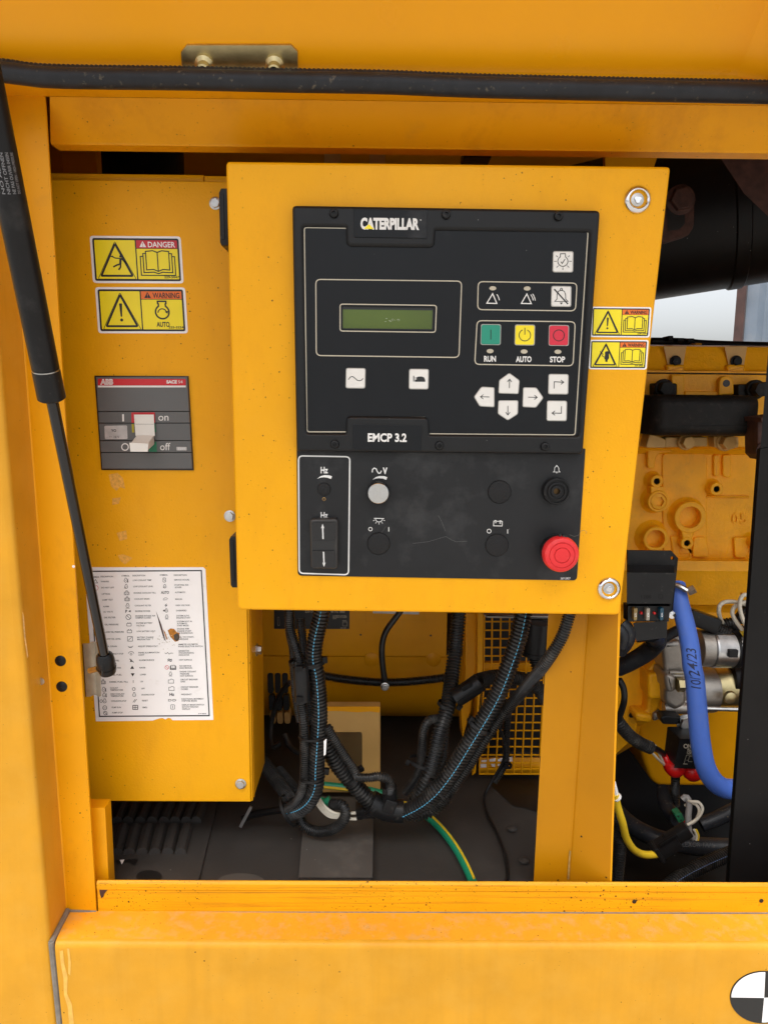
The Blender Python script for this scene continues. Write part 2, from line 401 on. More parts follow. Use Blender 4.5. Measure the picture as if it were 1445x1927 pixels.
m_grey2 = mat('grey_sealant_and_shadow_line', (.20, .175, .145), .7, var=.2, vscale=80)  # sealant grey, also used for the painted shadow line along the sill
m_brw = mat('off_white_breaker_plastic', (.78, .76, .70), .38, var=.06, dust=((.45, .38, .28), 120, .6, .8, .4))
m_silver = mat('silver_label', (.50, .49, .48), .4, .3, var=.15, vscale=90)
m_rust = mat('rusty_steel', (.06, .025, .018), .7, var=.4, vscale=90, bump=.4, bscale=300)
m_lcd = mat('green_lcd', (.080, .125, .012), .14, var=.12, vscale=16)
m_grn = mat('breaker_green', (.01, .17, .085), .4)
m_keyg = mat('key_green', (.012, .28, .18), .35, var=.04, dust=((.03, .15, .1), 90, .6, .8, .5))
m_keyy = mat('key_yellow', (.92, .74, .01), .35, var=.03)
m_keyr = mat('key_red', (.66, .02, .05), .35, var=.03)
# ================================================================== setting: ground, container behind, base floor
FLOORZ = P(600, 1405, .45).z
concrete = mat('pale_concrete', (.34, .325, .30), .85, var=.12, vscale=3)
struct('ground', M().box((-400, -400, -.3), (400, 400, 0)), concrete)

# ------------------------------------------------------------------ generator enclosure (outer skin and opening frame)
def ext(a, b, Y, z):
    A = P(a[0], a[1], Y); B = P(b[0], b[1], Y); t = (z - A.z) / (B.z - A.z); return A + (B - A) * t
ZT = P(700, 189, .05).z          # underside of the top frame recess
ZS0 = P(700, 1776, 0).z; ZS1 = P(700, 1716, .05).z; ZLIP = P(700, 1660, .05).z; ZHB = P(700, 279, .05).z
XR = 1.05
enc = thing('generator_enclosure', 'yellow painted steel generator enclosure framing the open service bay', 'generator', (0, .3, .2))
def ruled(lines, z0, z1, n=8):
    m = M(); vs = []; fs = []; w = len(lines)
    for k in range(n + 1):
        z = z0 + (z1 - z0) * k / n
        for a, b, Y in lines:
            vs.append(ext(a, b, Y, z) if b is not None else Vector((a, Y, z)))
    for k in range(n):
        for i in range(w - 1): fs.append((k * w + i, k * w + i + 1, (k + 1) * w + i + 1, (k + 1) * w + i))
    return m.add(vs, fs)
eO = ((20, 840), (99, 1772)); eC = ((60, 840), (126, 1710)); eI = ((93, 275), (183, 1700))
def sh(e, d): return ((e[0][0] + d, e[0][1]), (e[1][0] + d, e[1][1]))
ZTOP, ZBOT = 1.98, .30
XL = -.95
part('side_panel', ruled([(XL, None, 0.), (*sh(eO, -22), 0.), (*sh(eO, -12), .0006), (*sh(eO, -5), .0022), (*sh(eO, -1), .006), (*sh(eO, 3), .011),
     (*sh(eC, -1), .049)], ZBOT, ZTOP, 12), m_paint_out, enc, 'sun-faded outer side panel with a rounded edge', smooth=60)
eS = ((97, 1774), (113, 1927))
part('frame_upright', ruled([(*sh(eC, -1), .049), (*sh(eC, 2), .05), (*sh(eI, -2), .05), (*sh(eI, 0), .052), (*sh(eI, 0), .085), (*sh(eI, -14), .085)], ZS1 - .002, ZT), m_paint, enc, 'left upright flange of the opening frame', smooth=30)
part('frame_upright_upper', ruled([(*sh(eC, -1), .049), (*sh(eI, -30), .05)], ZT, ZT + .03), m_paint, enc)
def sweepx(prof, x0, x1, n=1):
    m = M(); vs = []; fs = []; w = len(prof)
    for k in range(n + 1):
        x = x0 + (x1 - x0) * k / n
        vs += [Vector((x, y, z)) for y, z in prof]
    for k in range(n):
        for i in range(w - 1): fs.append((k * w + i, k * w + i + 1, (k + 1) * w + i + 1, (k + 1) * w + i))
    return m.add(vs, fs)
x_lp = P(100, 1775, 0).x
# lower door panel: rounded top edge that turns into the flat ledge
def skew_sweep(prof, n=1):
    m = M(); vs = []; 
    for y, z, xl in prof: vs += [Vector((xl, y, z)), Vector((XR, y, z))]
    return m.add(vs, [(2 * i, 2 * i + 1, 2 * i + 3, 2 * i + 2) for i in range(len(prof) - 1)])
xs0, xs1 = P(104, 1777, 0).x, P(131, 1716, .05).x
xb = ext((104, 1776), (119, 1927), 0, ZBOT).x
pr = [(0, ZBOT, xb), (-.0005, ZS0 - .014, xs0)]
for k in range(7):
    a = math.pi / 2 * k / 6; pr.append((-.0005 + .007 * (1 - math.cos(a)), ZS0 - .007 + .007 * math.sin(a), xs0 + (xs1 - xs0) * .14 * (1 - math.cos(a))))
part('lower_panel', skew_sweep(pr), m_paint_out, enc, 'faded lower door panel below the sill', smooth=60)
part('sill_ledge', skew_sweep([(.0065, ZS0, pr[-1][2]), (.050, ZS1, xs1)]), m_paint_ledge, enc, 'dusty horizontal ledge of the opening')
# sealant beads
sl = M()
for a, b in (((97, 1773, .0005), (113, 1929, .0005)), ((97, 1774, .0005), (128, 1713, .048))):
    sl.tube([a, b], .0032, 8)
part('sealant_bead', sl, m_grey2, enc)
part('sealant_bead', M().tube([(128, 1714.5, .0495), (182, 1717, .0495)], .0022, 6), m_grey2, enc)
xi = P(183, 1690, .05).x
part('sill_lip', sweepx([(.0495, ZS1 - .004), (.0500, ZLIP - .012), (.0488, ZLIP - .010), (.0488, ZLIP - .003), (.0505, ZLIP - .0006), (.0515, ZLIP), (.0530, ZLIP - .0004), (.0535, ZLIP - .05)], xi + .001, XR), m_paint_sill, enc, 'scuffed vertical sill lip with dirt streaks', smooth=30)
part('sill_shadow_line', M().tube([(185, 1717, .0492), (700, 1717, .0492), (1700, 1719, .0492)], .0009, 6, step=.2), m_grey2, enc)  # thin grey-brown strip painting the shadow line between lip and ledge
rp = M().prism(k0.l([(187, 1662), (205, 1662), (208, 1668), (202, 1676), (197, 1681), (195, 1688), (191, 1690), (188, 1680)]), .0492, .0496)
part('rust_patch', rp, m_rust, enc)
for (u, v) in ((1193, 1697), (1432, 1695.5)):
    part('drain_hole', M().lathe(u, v, [(.0026, .0493), (.0024, .0489), (.0001, .0489)], 14, Yc=.049, cap=False), m_ink, enc)
# header across the top of the opening
xh0, xh1 = P(92.5, 192, .05).x + .0012, P(95, 275, .085).x + .0012
ZHB = P(700, 279, .085).z
part('header_beam', skew_sweep([(.05, ZT - .0005, xh0), (.084, ZHB + .002, xh1), (.0855, ZHB, xh1), (.105, ZHB, xh1), (.105, ZHB + .03, xh1)]), m_paint, enc, 'shaded header beam over the opening', smooth=30)
part('header_ledge', sweepx([(-.004, ZT + .0075), (0, ZT + .002), (.004, ZT), (.0505, ZT - .0002)], -.42, XR), m_paint, enc, 'underside ledge above the header beam', smooth=50)
part('roof_flange', sweepx([(-.004, ZT + .0075), (-.004, ZT + .045), (.02, ZT + .05)], XL, XR), m_paint, enc)
# shell that closes the bay: roof, left end, back of the bay (open at the right, where the far door stands open)
XB = P(1210, 620, 1.25).x
part('roof_skin', M().box((XL, .0, 2.0), (2.2, 1.35, 2.02)), m_paint_in, enc)
part('roof_front', M().box((XL, .004, ZT + .046), (2.2, .012, 2.0)), m_paint_in, enc)
part('end_wall', M().box((XL, .012, .3), (XL + .01, 1.35, 2.0)), m_paint_in, enc)
part('end_wall', M().box((2.19, .012, .3), (2.2, 1.35, 2.0)), m_paint_in, enc)
part('front_skin', M().box((XR + .12, .0, .3), (2.2, .012, 2.0)), m_paint_out, enc)
part('back_wall', M().box((XL, 1.25, .3), (XB, 1.26, 2.0)), m_paint_in, enc)
part('back_header', M().box((XB, 1.25, P(1300, 470, 1.25).z), (2.2, 1.26, 2.0)), m_dark, enc)
part('back_sill', M().box((XB, 1.25, .3), (2.2, 1.26, FLOORZ + .32)), m_dark, enc)
XFL = P(1140, 1660, .11).x
YFR = PZ(700, 1664, FLOORZ).y - .003
struct('base_floor', M().box((XL, YFR, FLOORZ - .02), (XFL, 1.3, FLOORZ)), m_floor)
struct('base_pan', M().box((XFL, .092, FLOORZ - .22), (2.19, 1.3, FLOORZ - .20)), mat('oily_black_pan', (.010, .0095, .009), .45, var=.3, specks=((.4, .37, .32), 60, .05, .3), spec=.15))
part('pan_side', M().box((XFL - .002, .093, FLOORZ - .2), (XFL, 1.29, FLOORZ - .021)), m_dark, enc)
# right part of the skin, beyond the frame
part('right_upright', M().box((XR, 0, .3), (XR + .12, .05, 2.0)), m_paint_out, enc)
drip = mat('pale_drip_residue', (.74, .41, .075), .6, var=.15, vscale=120)
part('dried_drip', M().flat([(113, 1790), (119, 1788), (122, 1815), (128, 1838), (127, 1870), (136, 1890), (140, 1930), (131, 1930), (128, 1895), (121, 1872), (120, 1840), (115, 1815)], -.0008), drip, enc)
part('dried_drip', M().flat([(127, 1785), (131, 1785), (134, 1812), (133, 1836), (129, 1832), (129, 1806)], -.0008), drip, enc)
scf = mat('dark_scuff', (.40, .20, .05), .6, var=.35, vscale=260)
part('scuff_mark', M().flat([(43, 1150), (46, 1162), (49, 1200), (54, 1235), (52, 1238), (47, 1205), (44, 1175)], .0008), scf, enc)
part('paint_chip', M().flat([(109, 1632), (114, 1631), (116, 1640), (113, 1650), (109, 1646)], .0485), m_grey2, enc)
# plastic plugs, rivet, survey target sticker on the frame
def plug(px, py, r, Y, mt, par, name='plastic_plug', hgt=.35):
    return part(name, M().lathe(px, py, [(r, Y), (r * .98, Y - r * .12), (r * .8, Y - r * hgt * .7), (r * .45, Y - r * hgt * .95), (.0001, Y - r * hgt)], 24, Yc=Y, cap=False), mt, par)
plug(114.5, 1243.5, .0062, .05, m_plastic, enc); plug(117, 1292, .0062, .05, m_plastic, enc)
o = plug(77.5, 1282, .0042, .03, m_zinc, enc, 'blind_rivet', .2)
o2 = plug(139, 1066, .0016, .05, m_sticker, enc, 'paint_chip', .2)
tq = (1436, 1877); tr = 63
tg = part('target_sticker', M().prism(circ(tq[0], tq[1], tr, 48, tr * .78), -.0013, -.0004), m_ink, enc, 'round black and white quartered target sticker')
for a0, a1 in ((180, 273), (0, 93)):
    pts = [(tq[0] + 1, tq[1] + 1)] + arc(tq[0], tq[1], tr - 2.5, a0, a1, 18, (tr - 2.5) * .78)
    part('white_quarter', M().prism(pts, -.0016, -.0012), m_sticker, tg)

# ------------------------------------------------------------------ raised door above, seal, strut
HZ = ZT + .012; lean = R_(50)
lid = thing('raised_door', 'raised yellow enclosure door seen from inside above the black seal', 'door', (0, .0, HZ))
def LP(x, s, off=0.): return Vector((x, -.010 - math.sin(lean) * s - math.cos(lean) * off, HZ + math.cos(lean) * s - math.sin(lean) * off))
XLD = P(1462, 150, -.02).x
m = M(); vs = []; fs = []
x1 = P(1392, 60, -.1).x; prof = [(-.62, 0)]
prof = [(-.475, .05), (-.474, .02), (-.468, .006), (-.455, .0), (XLD - .03, 0), (XLD - .008, .005), (XLD, .02), (XLD, .05)]
for s_ in (-.01, .3, .7, 1.1):
    vs += [LP(x, s_, o_) for x, o_ in prof]
w = len(prof)
for k in range(3):
    for i in range(w - 1): fs.append((k * w + i, k * w + i + 1, (k + 1) * w + i + 1, (k + 1) * w + i))
m_lid = mat('yellow_door_enamel', (.88, .37, .003), .30, spec=.3, var=.03, vscale=5, bump=.07, bscale=300)
part('inner_skin', m.add(vs, fs), m_lid, lid, smooth=60)
# latch plate on the door's inner face
def lidpt(px, py):
    d = ray(px, py); nrm = Vector((0, -math.cos(lean), -math.sin(lean))); o = LP(0, 0); t = (o - CAM).dot(nrm) / d.dot(nrm); q = CAM + d * t
    return q
nv = Vector((0, -math.cos(lean), -math.sin(lean)))
pl = [(342, 96), (353, 82), (548, 82), (560, 94), (562, 160), (346, 160)]
b_ = [lidpt(*q) for q in pl]; t_ = [q + nv * .003 for q in b_]
part('latch_plate', M().add(b_ + t_, [tuple(range(6, 12))] + [(i, (i + 1) % 6, 6 + (i + 1) % 6, 6 + i) for i in range(6)]), m_zincy, lid, 'yellow zinc plate bolted to the raised door')
for q in ((386, 117), (518, 118)):
    o = lidpt(*q) + nv * .003
    nt_ = part('flange_nut', M().lathe(0, 0, [(.0085, 0), (.0088, .002), (.0075, .0035), (.006, .005), (.0058, .011), (.0045, .012), (.004, .009), (.0001, .009)], 20, origin=o, axis=nv, cap=False), m_zincy, lid)
    part('bolt_end', M().lathe(0, 0, [(.0046, .004), (.0046, .015), (.0035, .016), (.0001, .016)], 14, origin=o + Vector((0, -.001, -.002)), axis=(nv + Vector((0, 0, -.5))), cap=False), m_dark, nt_)
sp = [(-220, 120), (-60, 126), (10, 132), (100, 142), (360, 146), (548, 150), (720, 153), (900, 160), (1200, 167), (1445, 172), (1700, 180), (2300, 194)]
seal = thing('door_seal', 'dirty black rubber bulb seal running along the top of the opening', 'seal', P(700, 155, -.02))
part('bulb', M().tube([(x, y + 4, -.018) for x, y in sp], .0088, 18, step=.02), m_rubber, seal)
part('grip_strip', M().tube([(x, y - 10.5, -.016) for x, y in sp], .0052, 10, corr=(.0042, .0006)), m_rubber, seal)

SA = P(199, 1243, .028); SB = P(27.5, 406, -.135); sdv = (SB - SA).normalized()
def at_y(py):
    lo, hi = 0., 3.
    for _ in range(50):
        mid = (lo + hi) / 2; q = SA + (SB - SA) * mid; l = cam_rot.transposed() @ (q - CAM); y = PH / 2 + FOC * l.y / l.z
        if y > py: lo = mid
        else: hi = mid
    return (SA + (SB - SA) * lo)
strut = thing('gas_strut', 'black gas strut slanting from the raised door down to the left upright', 'strut', SA)
L_ = lambda q: (q - SA).dot(sdv)
part('rod', M().lathe(0, 0, [(.0052, .0), (.0052, L_(at_y(745)))], 20, origin=SA, axis=sdv), mat('black_nitrided_rod', (.008, .007, .007), .2, .2, var=.2, rvar=.06, coat=.3), strut)
c0, c1 = L_(at_y(752)), L_(at_y(697))
part('end_collar', M().lathe(0, 0, [(.0100, c0), (.0119, c0 + .0015), (.0117, c1 - .0005), (.0110, c1)], 28, origin=SA, axis=sdv), m_plastic, strut)
m_tube = mat('black_strut_tube', (.0075, .0075, .008), .34, spec=.25, var=.2, vscale=30, dust=((.08, .075, .07), 25, .55, .85, .4))
part('collar_ring', M().lathe(0, 0, [(.0113, c1), (.0113, c1 + .0008)], 28, origin=SA, axis=sdv), m_zinc, strut)
tube_o = part('cylinder', M().lathe(0, 0, [(.0105, c1 + .0008), (.0114, c1 + .0016), (.0114, c1 + .62)], 32, origin=SA, axis=sdv), m_tube, strut)
# printed data block on the strut cylinder (lettering wrapped on the tube)
pm = M(); tn = (CAM - at_y(330)); tn = (tn - sdv * tn.dot(sdv)).normalized(); sd_ = sdv.cross(tn)
rows = ['DO NOT OPEN - HIGH PRESSURE', 'NE PAS OUVRIR 0450N', 'NICHT OFFNEN', 'NO ABRIR', 'www.stabilus.com', 'DISPOSE OF PROPERLY']
s0 = L_(at_y(362)); s1 = L_(at_y(285))
for i, t in enumerate(rows):
    V, Fc = glyphs_cut(t, .01, 0, 3); x0 = min(v[0] for v in V); x1_ = max(v[0] for v in V); th0 = R_(-42 + i * 19)
    vs = []
    for vx, vy in V:
        a = (vx - x0) / (x1_ - x0); th = th0 + vy / CAPH * R_(11)
        vs.append(SA + sdv * (s0 + (s1 - s0) * a) + (tn * math.cos(th) - sd_ * math.sin(th)) * .01152)
    pm.add(vs, Fc)
part('print', pm, mat('faded_strut_print', (.20, .20, .21), .5), tube_o)
em = M().lathe(0, 0, [(.0060, .012), (.0088, .009), (.0098, .002), (.0098, -.010), (.0088, -.0145), (.005, -.016), (.0001, -.016)], 24, origin=SA - sdv * .002, axis=sdv, cap=False)
so_ = part('ball_socket', em, m_plastic, strut)
part('clip_slot', M().tube([P(193, 1272, .0165), P(193.5, 1262, .0165)], .0011, 6, world=True), m_ink, so_)
part('retaining_clip', M().lathe(0, 0, [(.0101, -.0075), (.0103, -.0065), (.0101, -.0055)], 24, origin=SA - sdv * .002, axis=sdv, cap=False), m_dark, so_)
part('ball_stud', M().tube([P(170, 1262, .045), P(186, 1258, .036)], .0034, 10, world=True), m_zincy, strut)
bk = M(); sec = [(156, .0865), (158, .066), (166, .0655), (171, .062), (176, .0605), (181, .063), (184, .069)]
vs = []
for (yy, dx) in ((1212, -1), (1311, 5)):
    for i, (x, Y) in enumerate(sec): vs.append(P(x + dx + (3 if (yy < 1250 and i > 3) else 0), yy - (3 if i in (3, 4) else 0), Y))
n = len(sec); bk.add(vs, [(i, i + 1, n + i + 1, n + i) for i in range(n - 1)])
vs2 = [v + Vector((.0004, .003, 0)) for v in vs]; bk.add(vs2, [(i, i + 1, n + i + 1, n + i) for i in range(n - 1)])
bk.add(vs + vs2, [(0, n, 3 * n, 2 * n), (n - 1, 2 * n - 1, 4 * n - 1, 3 * n - 1)] + [(i, i + 1, 2 * n + i + 1, 2 * n + i) for i in range(n - 1)] + [(n + i, n + i + 1, 3 * n + i + 1, 3 * n + i) for i in range(n - 1)])
solo('strut_bracket', bk, m_brkt, 'bent zinc bracket holding the foot of the gas strut', 'bracket', smooth=50)
# ================================================================== breaker cabinet (behind, left)
YB = .140
cab = thing('breaker_cabinet', 'yellow sheet steel breaker cabinet behind the left upright', 'cabinet', P(300, 1500, .2))
cfront = [(60, 338), (470, 341), (476, 1509), (110, 1510)]
bt = P(475, 1509, YB)
zt = P(300, 340, YB).z; zb = bt.z; xr = bt.x; xl = P(60, 900, YB).x - .05
holeq = k3.l([(165, 1165), (858, 1168), (895, 1856), (212, 1855)])
part('front_cover', M().loop3([(xl, zt), (xr - .002, zt), (xr - .002, zb), (xl, zb)], YB, YB + .0025, .0012,
     holes=[[(q.x, q.z) for q in (P(x, y, YB) for x, y in holeq)]]), m_paint_box, cab, 'flat front cover with warning labels')
part('box_shell', M().box((xl, YB + .004, zb - .0015), (xr, YB + .105, zt + .0)), m_paint_box, cab, bevel=.0012)
part('top_flange', M().loop3([(xl, zt + .001), (P(388, 330, YB + .02).x, zt + .001), (P(388, 330, YB + .02).x, zt + .009), (xl, zt + .009)], YB + .008, YB + .09, .001), m_paint_box, cab)
part('top_flange', M().loop3([(P(390, 330, YB + .02).x, zt + .001), (xr, zt + .001), (xr, zt + .0075), (P(390, 330, YB + .02).x, zt + .0075)], YB + .006, YB + .09, .001), m_paint_box, cab)
part('side_seam', M().box((xr - .0006, YB + .012, zb), (xr + .0006, YB + .0132, zt)), m_paint_in, cab)
bb = [(406, 383), (433, 971), (453.5, 1474.5)]
b0 = part('cover_bolt', M().hexbolt(*bb[0], .0052, YB, .005, .3), m_zinc, cab)
for q in bb[1:]: clone(b0, WPOS[b0.name] + (P(*q, YB) - P(*bb[0], YB)), cab, 'cover_bolt')
sbz = P(489, 1223, YB + .05); part('side_bolt', M().lathe(0, 0, [(.0085, 0), (.0085, .002), (.0062, .0022), (.006, .007), (.0001, .0075)], 6, origin=(xr, YB + .05, sbz.z), axis=(1, 0, 0), cap=False), m_zinc, cab)
for (q, r) in (((213, 905), 12), ((218, 945), 9), ((232, 1010), 11), ((228, 1052), 10)):
    pass

def book(m, cx, cy, w, h, Y, mp, lw):
    """open manual with stacked page edges"""
    x0, x1, y0, y1 = cx - w / 2, cx + w / 2, cy - h / 2, cy + h / 2
    S = lambda pts, c=False: m.stroke([mp(*p) for p in pts], lw, Y, c)
    S([(cx, y0 + h * .07), (cx - w * .13, y0), (cx - w * .33, y0 + h * .03), (cx - w * .33, y1 - h * .22), (cx - w * .13, y1 - h * .24), (cx, y1 - h * .16), (cx + w * .13, y1 - h * .24), (cx + w * .33, y1 - h * .22), (cx + w * .33, y0 + h * .03), (cx + w * .13, y0)], True)
    S([(cx, y0 + h * .07), (cx, y1 - h * .16)])
    for d, e in ((.41, .12), (.49, .24)):
        S([(cx - w * (d - .07), y0 + h * (e - .01)), (cx - w * d, y0 + h * e), (cx - w * d, y1 - h * (.11 if d < .45 else 0)), (cx - w * .12, y1 - h * (.13 if d < .45 else .0)), (cx, y1 - h * (.07 if d < .45 else 0)), (cx + w * .12, y1 - h * (.13 if d < .45 else .0)), (cx + w * d, y1 - h * (.11 if d < .45 else 0)), (cx + w * d, y0 + h * e), (cx + w * (d - .07), y0 + h * (e - .01))])
def tri(m, cx, cy, w, h, Y, mp, lw):
    m.stroke([mp(*p) for p in rquad([(cx, cy - h / 2), (cx + w / 2, cy + h / 2), (cx - w / 2, cy + h / 2)], w * .04, 3)], lw, Y, True)
def warning_label(par, quad, head, headmat, headink, number, left, right, Y, lbl, Hh=515., split=.497):
    q = bil(quad); mp = lambda x, y: q(x / 1000., y / Hh)
    lay = .00022
    L = part('warning_label', M().prism([mp(*p) for p in rrect(0, 0, 1000, Hh, 38)], Y - .0004, Y), m_sticker, par, lbl)
    part('border', M().flat([mp(*p) for p in rrect(26, 24, 974, Hh - 24, 24)], Y - .0004 - lay), m_ink, L)
    y2 = Y - .0004 - 2 * lay; y3 = y2 - lay; y4 = y3 - lay
    sx = 1000 * split
    part('yellow_pane', M().flat([mp(*p) for p in rrect(46, 45, sx - 6, Hh - 45, 10)], y2), m_sty, L)
    part('yellow_pane', M().flat([mp(*p) for p in rrect(sx + 8, 138, 954, Hh - 45, 8)], y2), m_sty, L)
    part('signal_strip', M().flat([mp(*p) for p in rrect(sx + 8, 45, 954, 132, 6)], y2), headmat, L)
    ik = M(); wh = M()
    hm = ik if headink else wh
    tx = sx + 45
    hm.flat([mp(*p) for p in [(tx + 35, 52), (tx + 72, 120), (tx - 2, 120)]], y3)
    (M if False else None)
    hm.text(head, tx + 92, 120, 58, 954 - tx - 92 - 22, y3, mp=mp, bold=.018)
    ex = part('exclamation', M().flat([mp(*p) for p in [(tx + 31, 72), (tx + 39, 72), (tx + 37, 102), (tx + 33, 102)]], y4).flat([mp(*p) for p in circ(tx + 35, 111, 4, 8)], y4), headmat, L)
    cx = (46 + sx) / 2; cy = Hh * .505
    tri(ik, cx, cy, 345, Hh * .68, y3, mp, 4.5 * (Vector(quad[1]) - Vector(quad[0])).length / 172 * .85)
    tri(ik, cx, cy + Hh * .01, 420, Hh * .80, y3, mp, 1.0)
    lw = (Vector(quad[1]) - Vector(quad[0])).length / 172 * 2.0
    left(ik, cx, cy + Hh * .06, y3, mp, lw); right(ik, (sx + 962) / 2, Hh * .57, y3, mp, lw)
    ik.text(number, 790, Hh - 56, 24, 165, y3, mp=mp, bold=.02)
    part('print', ik, m_ink, L)
    if wh.v: part('white_print', wh, m_sticker, L)
    return L
def s_exclaim(m, cx, cy, Y, mp, lw):
    m.flat([mp(*p) for p in rquad([(cx - 17, cy - 110), (cx + 17, cy - 110), (cx + 8, cy + 40), (cx - 8, cy + 40)], 8, 3)], Y)
    m.flat([mp(*p) for p in circ(cx, cy + 75, 17, 14)], Y)
def s_falling(m, cx, cy, Y, mp, lw):
    m.flat([mp(*p) for p in circ(cx + 52, cy - 68, 14, 14)], Y)
    S = lambda pts, w: m.stroke([mp(*p) for p in pts], lw * w, Y)
    S([(cx + 52, cy - 50), (cx + 45, cy + 15)], 2.2); S([(cx + 45, cy + 15), (cx + 10, cy + 25), (cx - 35, cy + 48)], 1.5)
    S([(cx + 48, cy + 15), (cx + 45, cy + 48), (cx + 22, cy + 80)], 1.5)
    S([(cx + 48, cy - 45), (cx - 10, cy - 50), (cx - 30, cy - 62), (cx - 58, cy - 68), (cx - 30, cy - 70)], 1.0)
    S([(cx + 58, cy - 48), (cx + 92, cy - 10), (cx + 118, cy + 8)], 1.2)
def s_hand(m, cx, cy, Y, mp, lw):
    m.flat([mp(*p) for p in rquad([(cx - 10, cy - 40), (cx + 55, cy - 45), (cx + 62, cy + 30), (cx + 40, cy + 60), (cx + 38, cy + 95), (cx + 2, cy + 95), (cx - 2, cy + 55), (cx - 30, cy + 20), (cx - 12, cy + 20)], 6, 2)], Y)
    S = lambda pts, w: m.stroke([mp(*p) for p in pts], lw * w, Y)
    for k in range(4): S([(cx - 2 + k * 17, cy - 40), (cx + 0 + k * 17, cy - 85 - (10 if k in (1, 2) else 0))], 1.8)
    S([(cx - 15, cy + 10), (cx - 55, cy - 10), (cx - 45, cy - 45), (cx - 80, cy - 60), (cx - 95, cy - 95)], 1.0)
def s_book(m, cx, cy, Y, mp, lw): book(m, cx, cy, 385, 270, Y, mp, lw)
def s_auto(m, cx, cy, Y, mp, lw):
    cy -= 25; r = 75
    a = arc(cx, cy + 8, r, -58, 238, 26)
    m.stroke([mp(*p) for p in a] + [mp(cx - 38, cy - 82), mp(cx - 46, cy - 88), mp(cx - 46, cy - 112), mp(cx + 46, cy - 112), mp(cx + 46, cy - 88), mp(cx + 38, cy - 82)], lw * 1.5, Y, True)
    m.stroke([mp(*p) for p in arc(cx, cy + 20, 48, 185, 340, 14)], lw, Y)
    m.flat([mp(cx + 58, cy + 28), mp(cx + 28, cy + 6), mp(cx + 66, cy - 8)], Y)
    m.text('AUTO', cx, cy + 172, 52, 145, Y, mp=mp, bold=.03, anchor='c')
warning_label(cab, k3.l([(117, 95), (805, 100), (828, 455), (143, 452)]), 'DANGER', m_red, False, '229-5047', s_falling, s_book, YB, 'yellow DANGER label with a person struck by electricity')
warning_label(cab, k3.l([(158, 483), (838, 485), (860, 833), (183, 832)]), 'WARNING', m_orange, True, '225-3224', s_exclaim, s_auto, YB, 'yellow WARNING label reading AUTO')

# symbol legend chart
LG = [(159, 1068), (386.5, 1067.5), (402, 1354.5), (181, 1357)]
YL = YB - .0004
lq = [(159, 1067.5), (383, 1067.5), (387, 1071.5), (402, 1354.8), (325, 1355.5), (322, 1352), (317, 1350.5), (312, 1354), (306, 1351), (300, 1352), (288, 1356), (181, 1357.5)]
lg = part('legend_chart', M().prism(lq, YL, YB), m_sticker, cab, 'white symbol legend chart with worn print and a torn lower edge')
i1, i2 = M(), M()
yI = YL - .0002
i1.stroke(k4.l([(398, 127), (1153, 122), (1207, 1108), (462, 1113)]), 2.2, yI, True)
cA = lambda v: 468 + (v - 163) * .0865; cBs = lambda v: 638 + (v - 160) * .074; cB = lambda v: 686 + (v - 156) * .077
cCs = lambda v: 900 + (v - 153) * .066; cC = lambda v: 967 + (v - 153) * .0624
A = [('DESCRIPTION', 163), ('WARNING', 196), ('DO NOT LIFT', 238), ('LIFTING', 281), ('LAMP TEST', 321), ('ALARM', 366), ('AC VOLTS', 402), ('OIL FILTER', 441), ('OIL PRESSURE', 489), ('LOW OIL PRESSURE', 540), ('LOW OIL LEVEL', 587), ('OIL DRAIN', 637), ('EMERGENCY STOP', 688), ('FUEL LEVEL', 734), ('FUEL FILTER', 784), ('DIESEL FUEL', 831), ('DIESEL FUEL FILL', 879), ('COOLANT', 920), ('TEMPERATURE', 934), ('HIGH COOLANT', 961), ('TEMPERATURE', 975), ('COOLDOWN STOP', 1009), ('PUMP RUN', 1052), ('PUMP STOP', 1088)]
B = [('DESCRIPTION', 156), ('LOW COOLANT TEMP', 188), ('LOW COOLANT LEVEL', 230), ('ENGINE COOLANT FILL', 274), ('COOLANT DRAIN', 315), ('COOLANT FILTER', 360), ('REVERSE POWER', 398), ('ENGINE INTAKE AIR', 430), ('DAMPER CLOSED', 443), ('SYSTEM BATTERY', 479), ('VOLTAGE', 496), ('LOW BATTERY VOLT', 535), ('BATTERY CHARGE', 576), ('MALFUNCTION', 590), ('ADJUST SPEED/VOLT', 637), ('PANEL ILLUMINATION', 680), ('LIGHT', 695), ('ALARM SILENCE', 731), ('RAISE', 782), ('LOWER', 829), ('ON', 876), ('OFF', 924), ('ENGINE STOP', 966), ('RESET', 1006), ('EMS2', 1052)]
C_ = [('DESCRIPTION', 153), ('SERVICE HOURS', 185), ('STARTING AID', 220), ('-ETHER', 236), ('AUTOMATIC', 270), ('MANUAL', 316), ('HIGH VOLTAGE', 358), ('OVERSPEED', 394), ('SYSTEM AUTO', 429), ('ENGINE START', 443), ('SYSTEM NOT IN', 468), ('AUTOMATIC', 482), ('START MODE', 496), ('ENGINE RPM', 518), ('ENGINE START', 533), ('OR ENGINE RUN', 547), ('FAIL TO START,', 574), ('OVERCRANK', 588), ('AMMETER VOLTMETER', 624), ('PHASE SELECTOR SWITCH', 638), ('GENERATOR', 668), ('SYNCHRONIZING', 682), ('INDICATOR', 696), ('HOT SURFACE', 729), ('NO SERVICE', 770), ('READ MANUAL', 784), ('ENGINE COOLANT', 809), ('PRESSURE', 824), ('HOT SURFACE', 838), ('CIRCUIT BREAKER', 863), ('OPEN', 877), ('CIRCUIT BREAKER', 914), ('CLOSED', 928), ('FREQUENCY', 964), ('FUNCTIONAL MOVEMENT', 995), ('STEPWISE MODE', 1008), ('DISPLAY MODE SWITCH', 1035), ('ROTATE THROUGH', 1049), ('DISPLAY', 1063)]
tx = M()
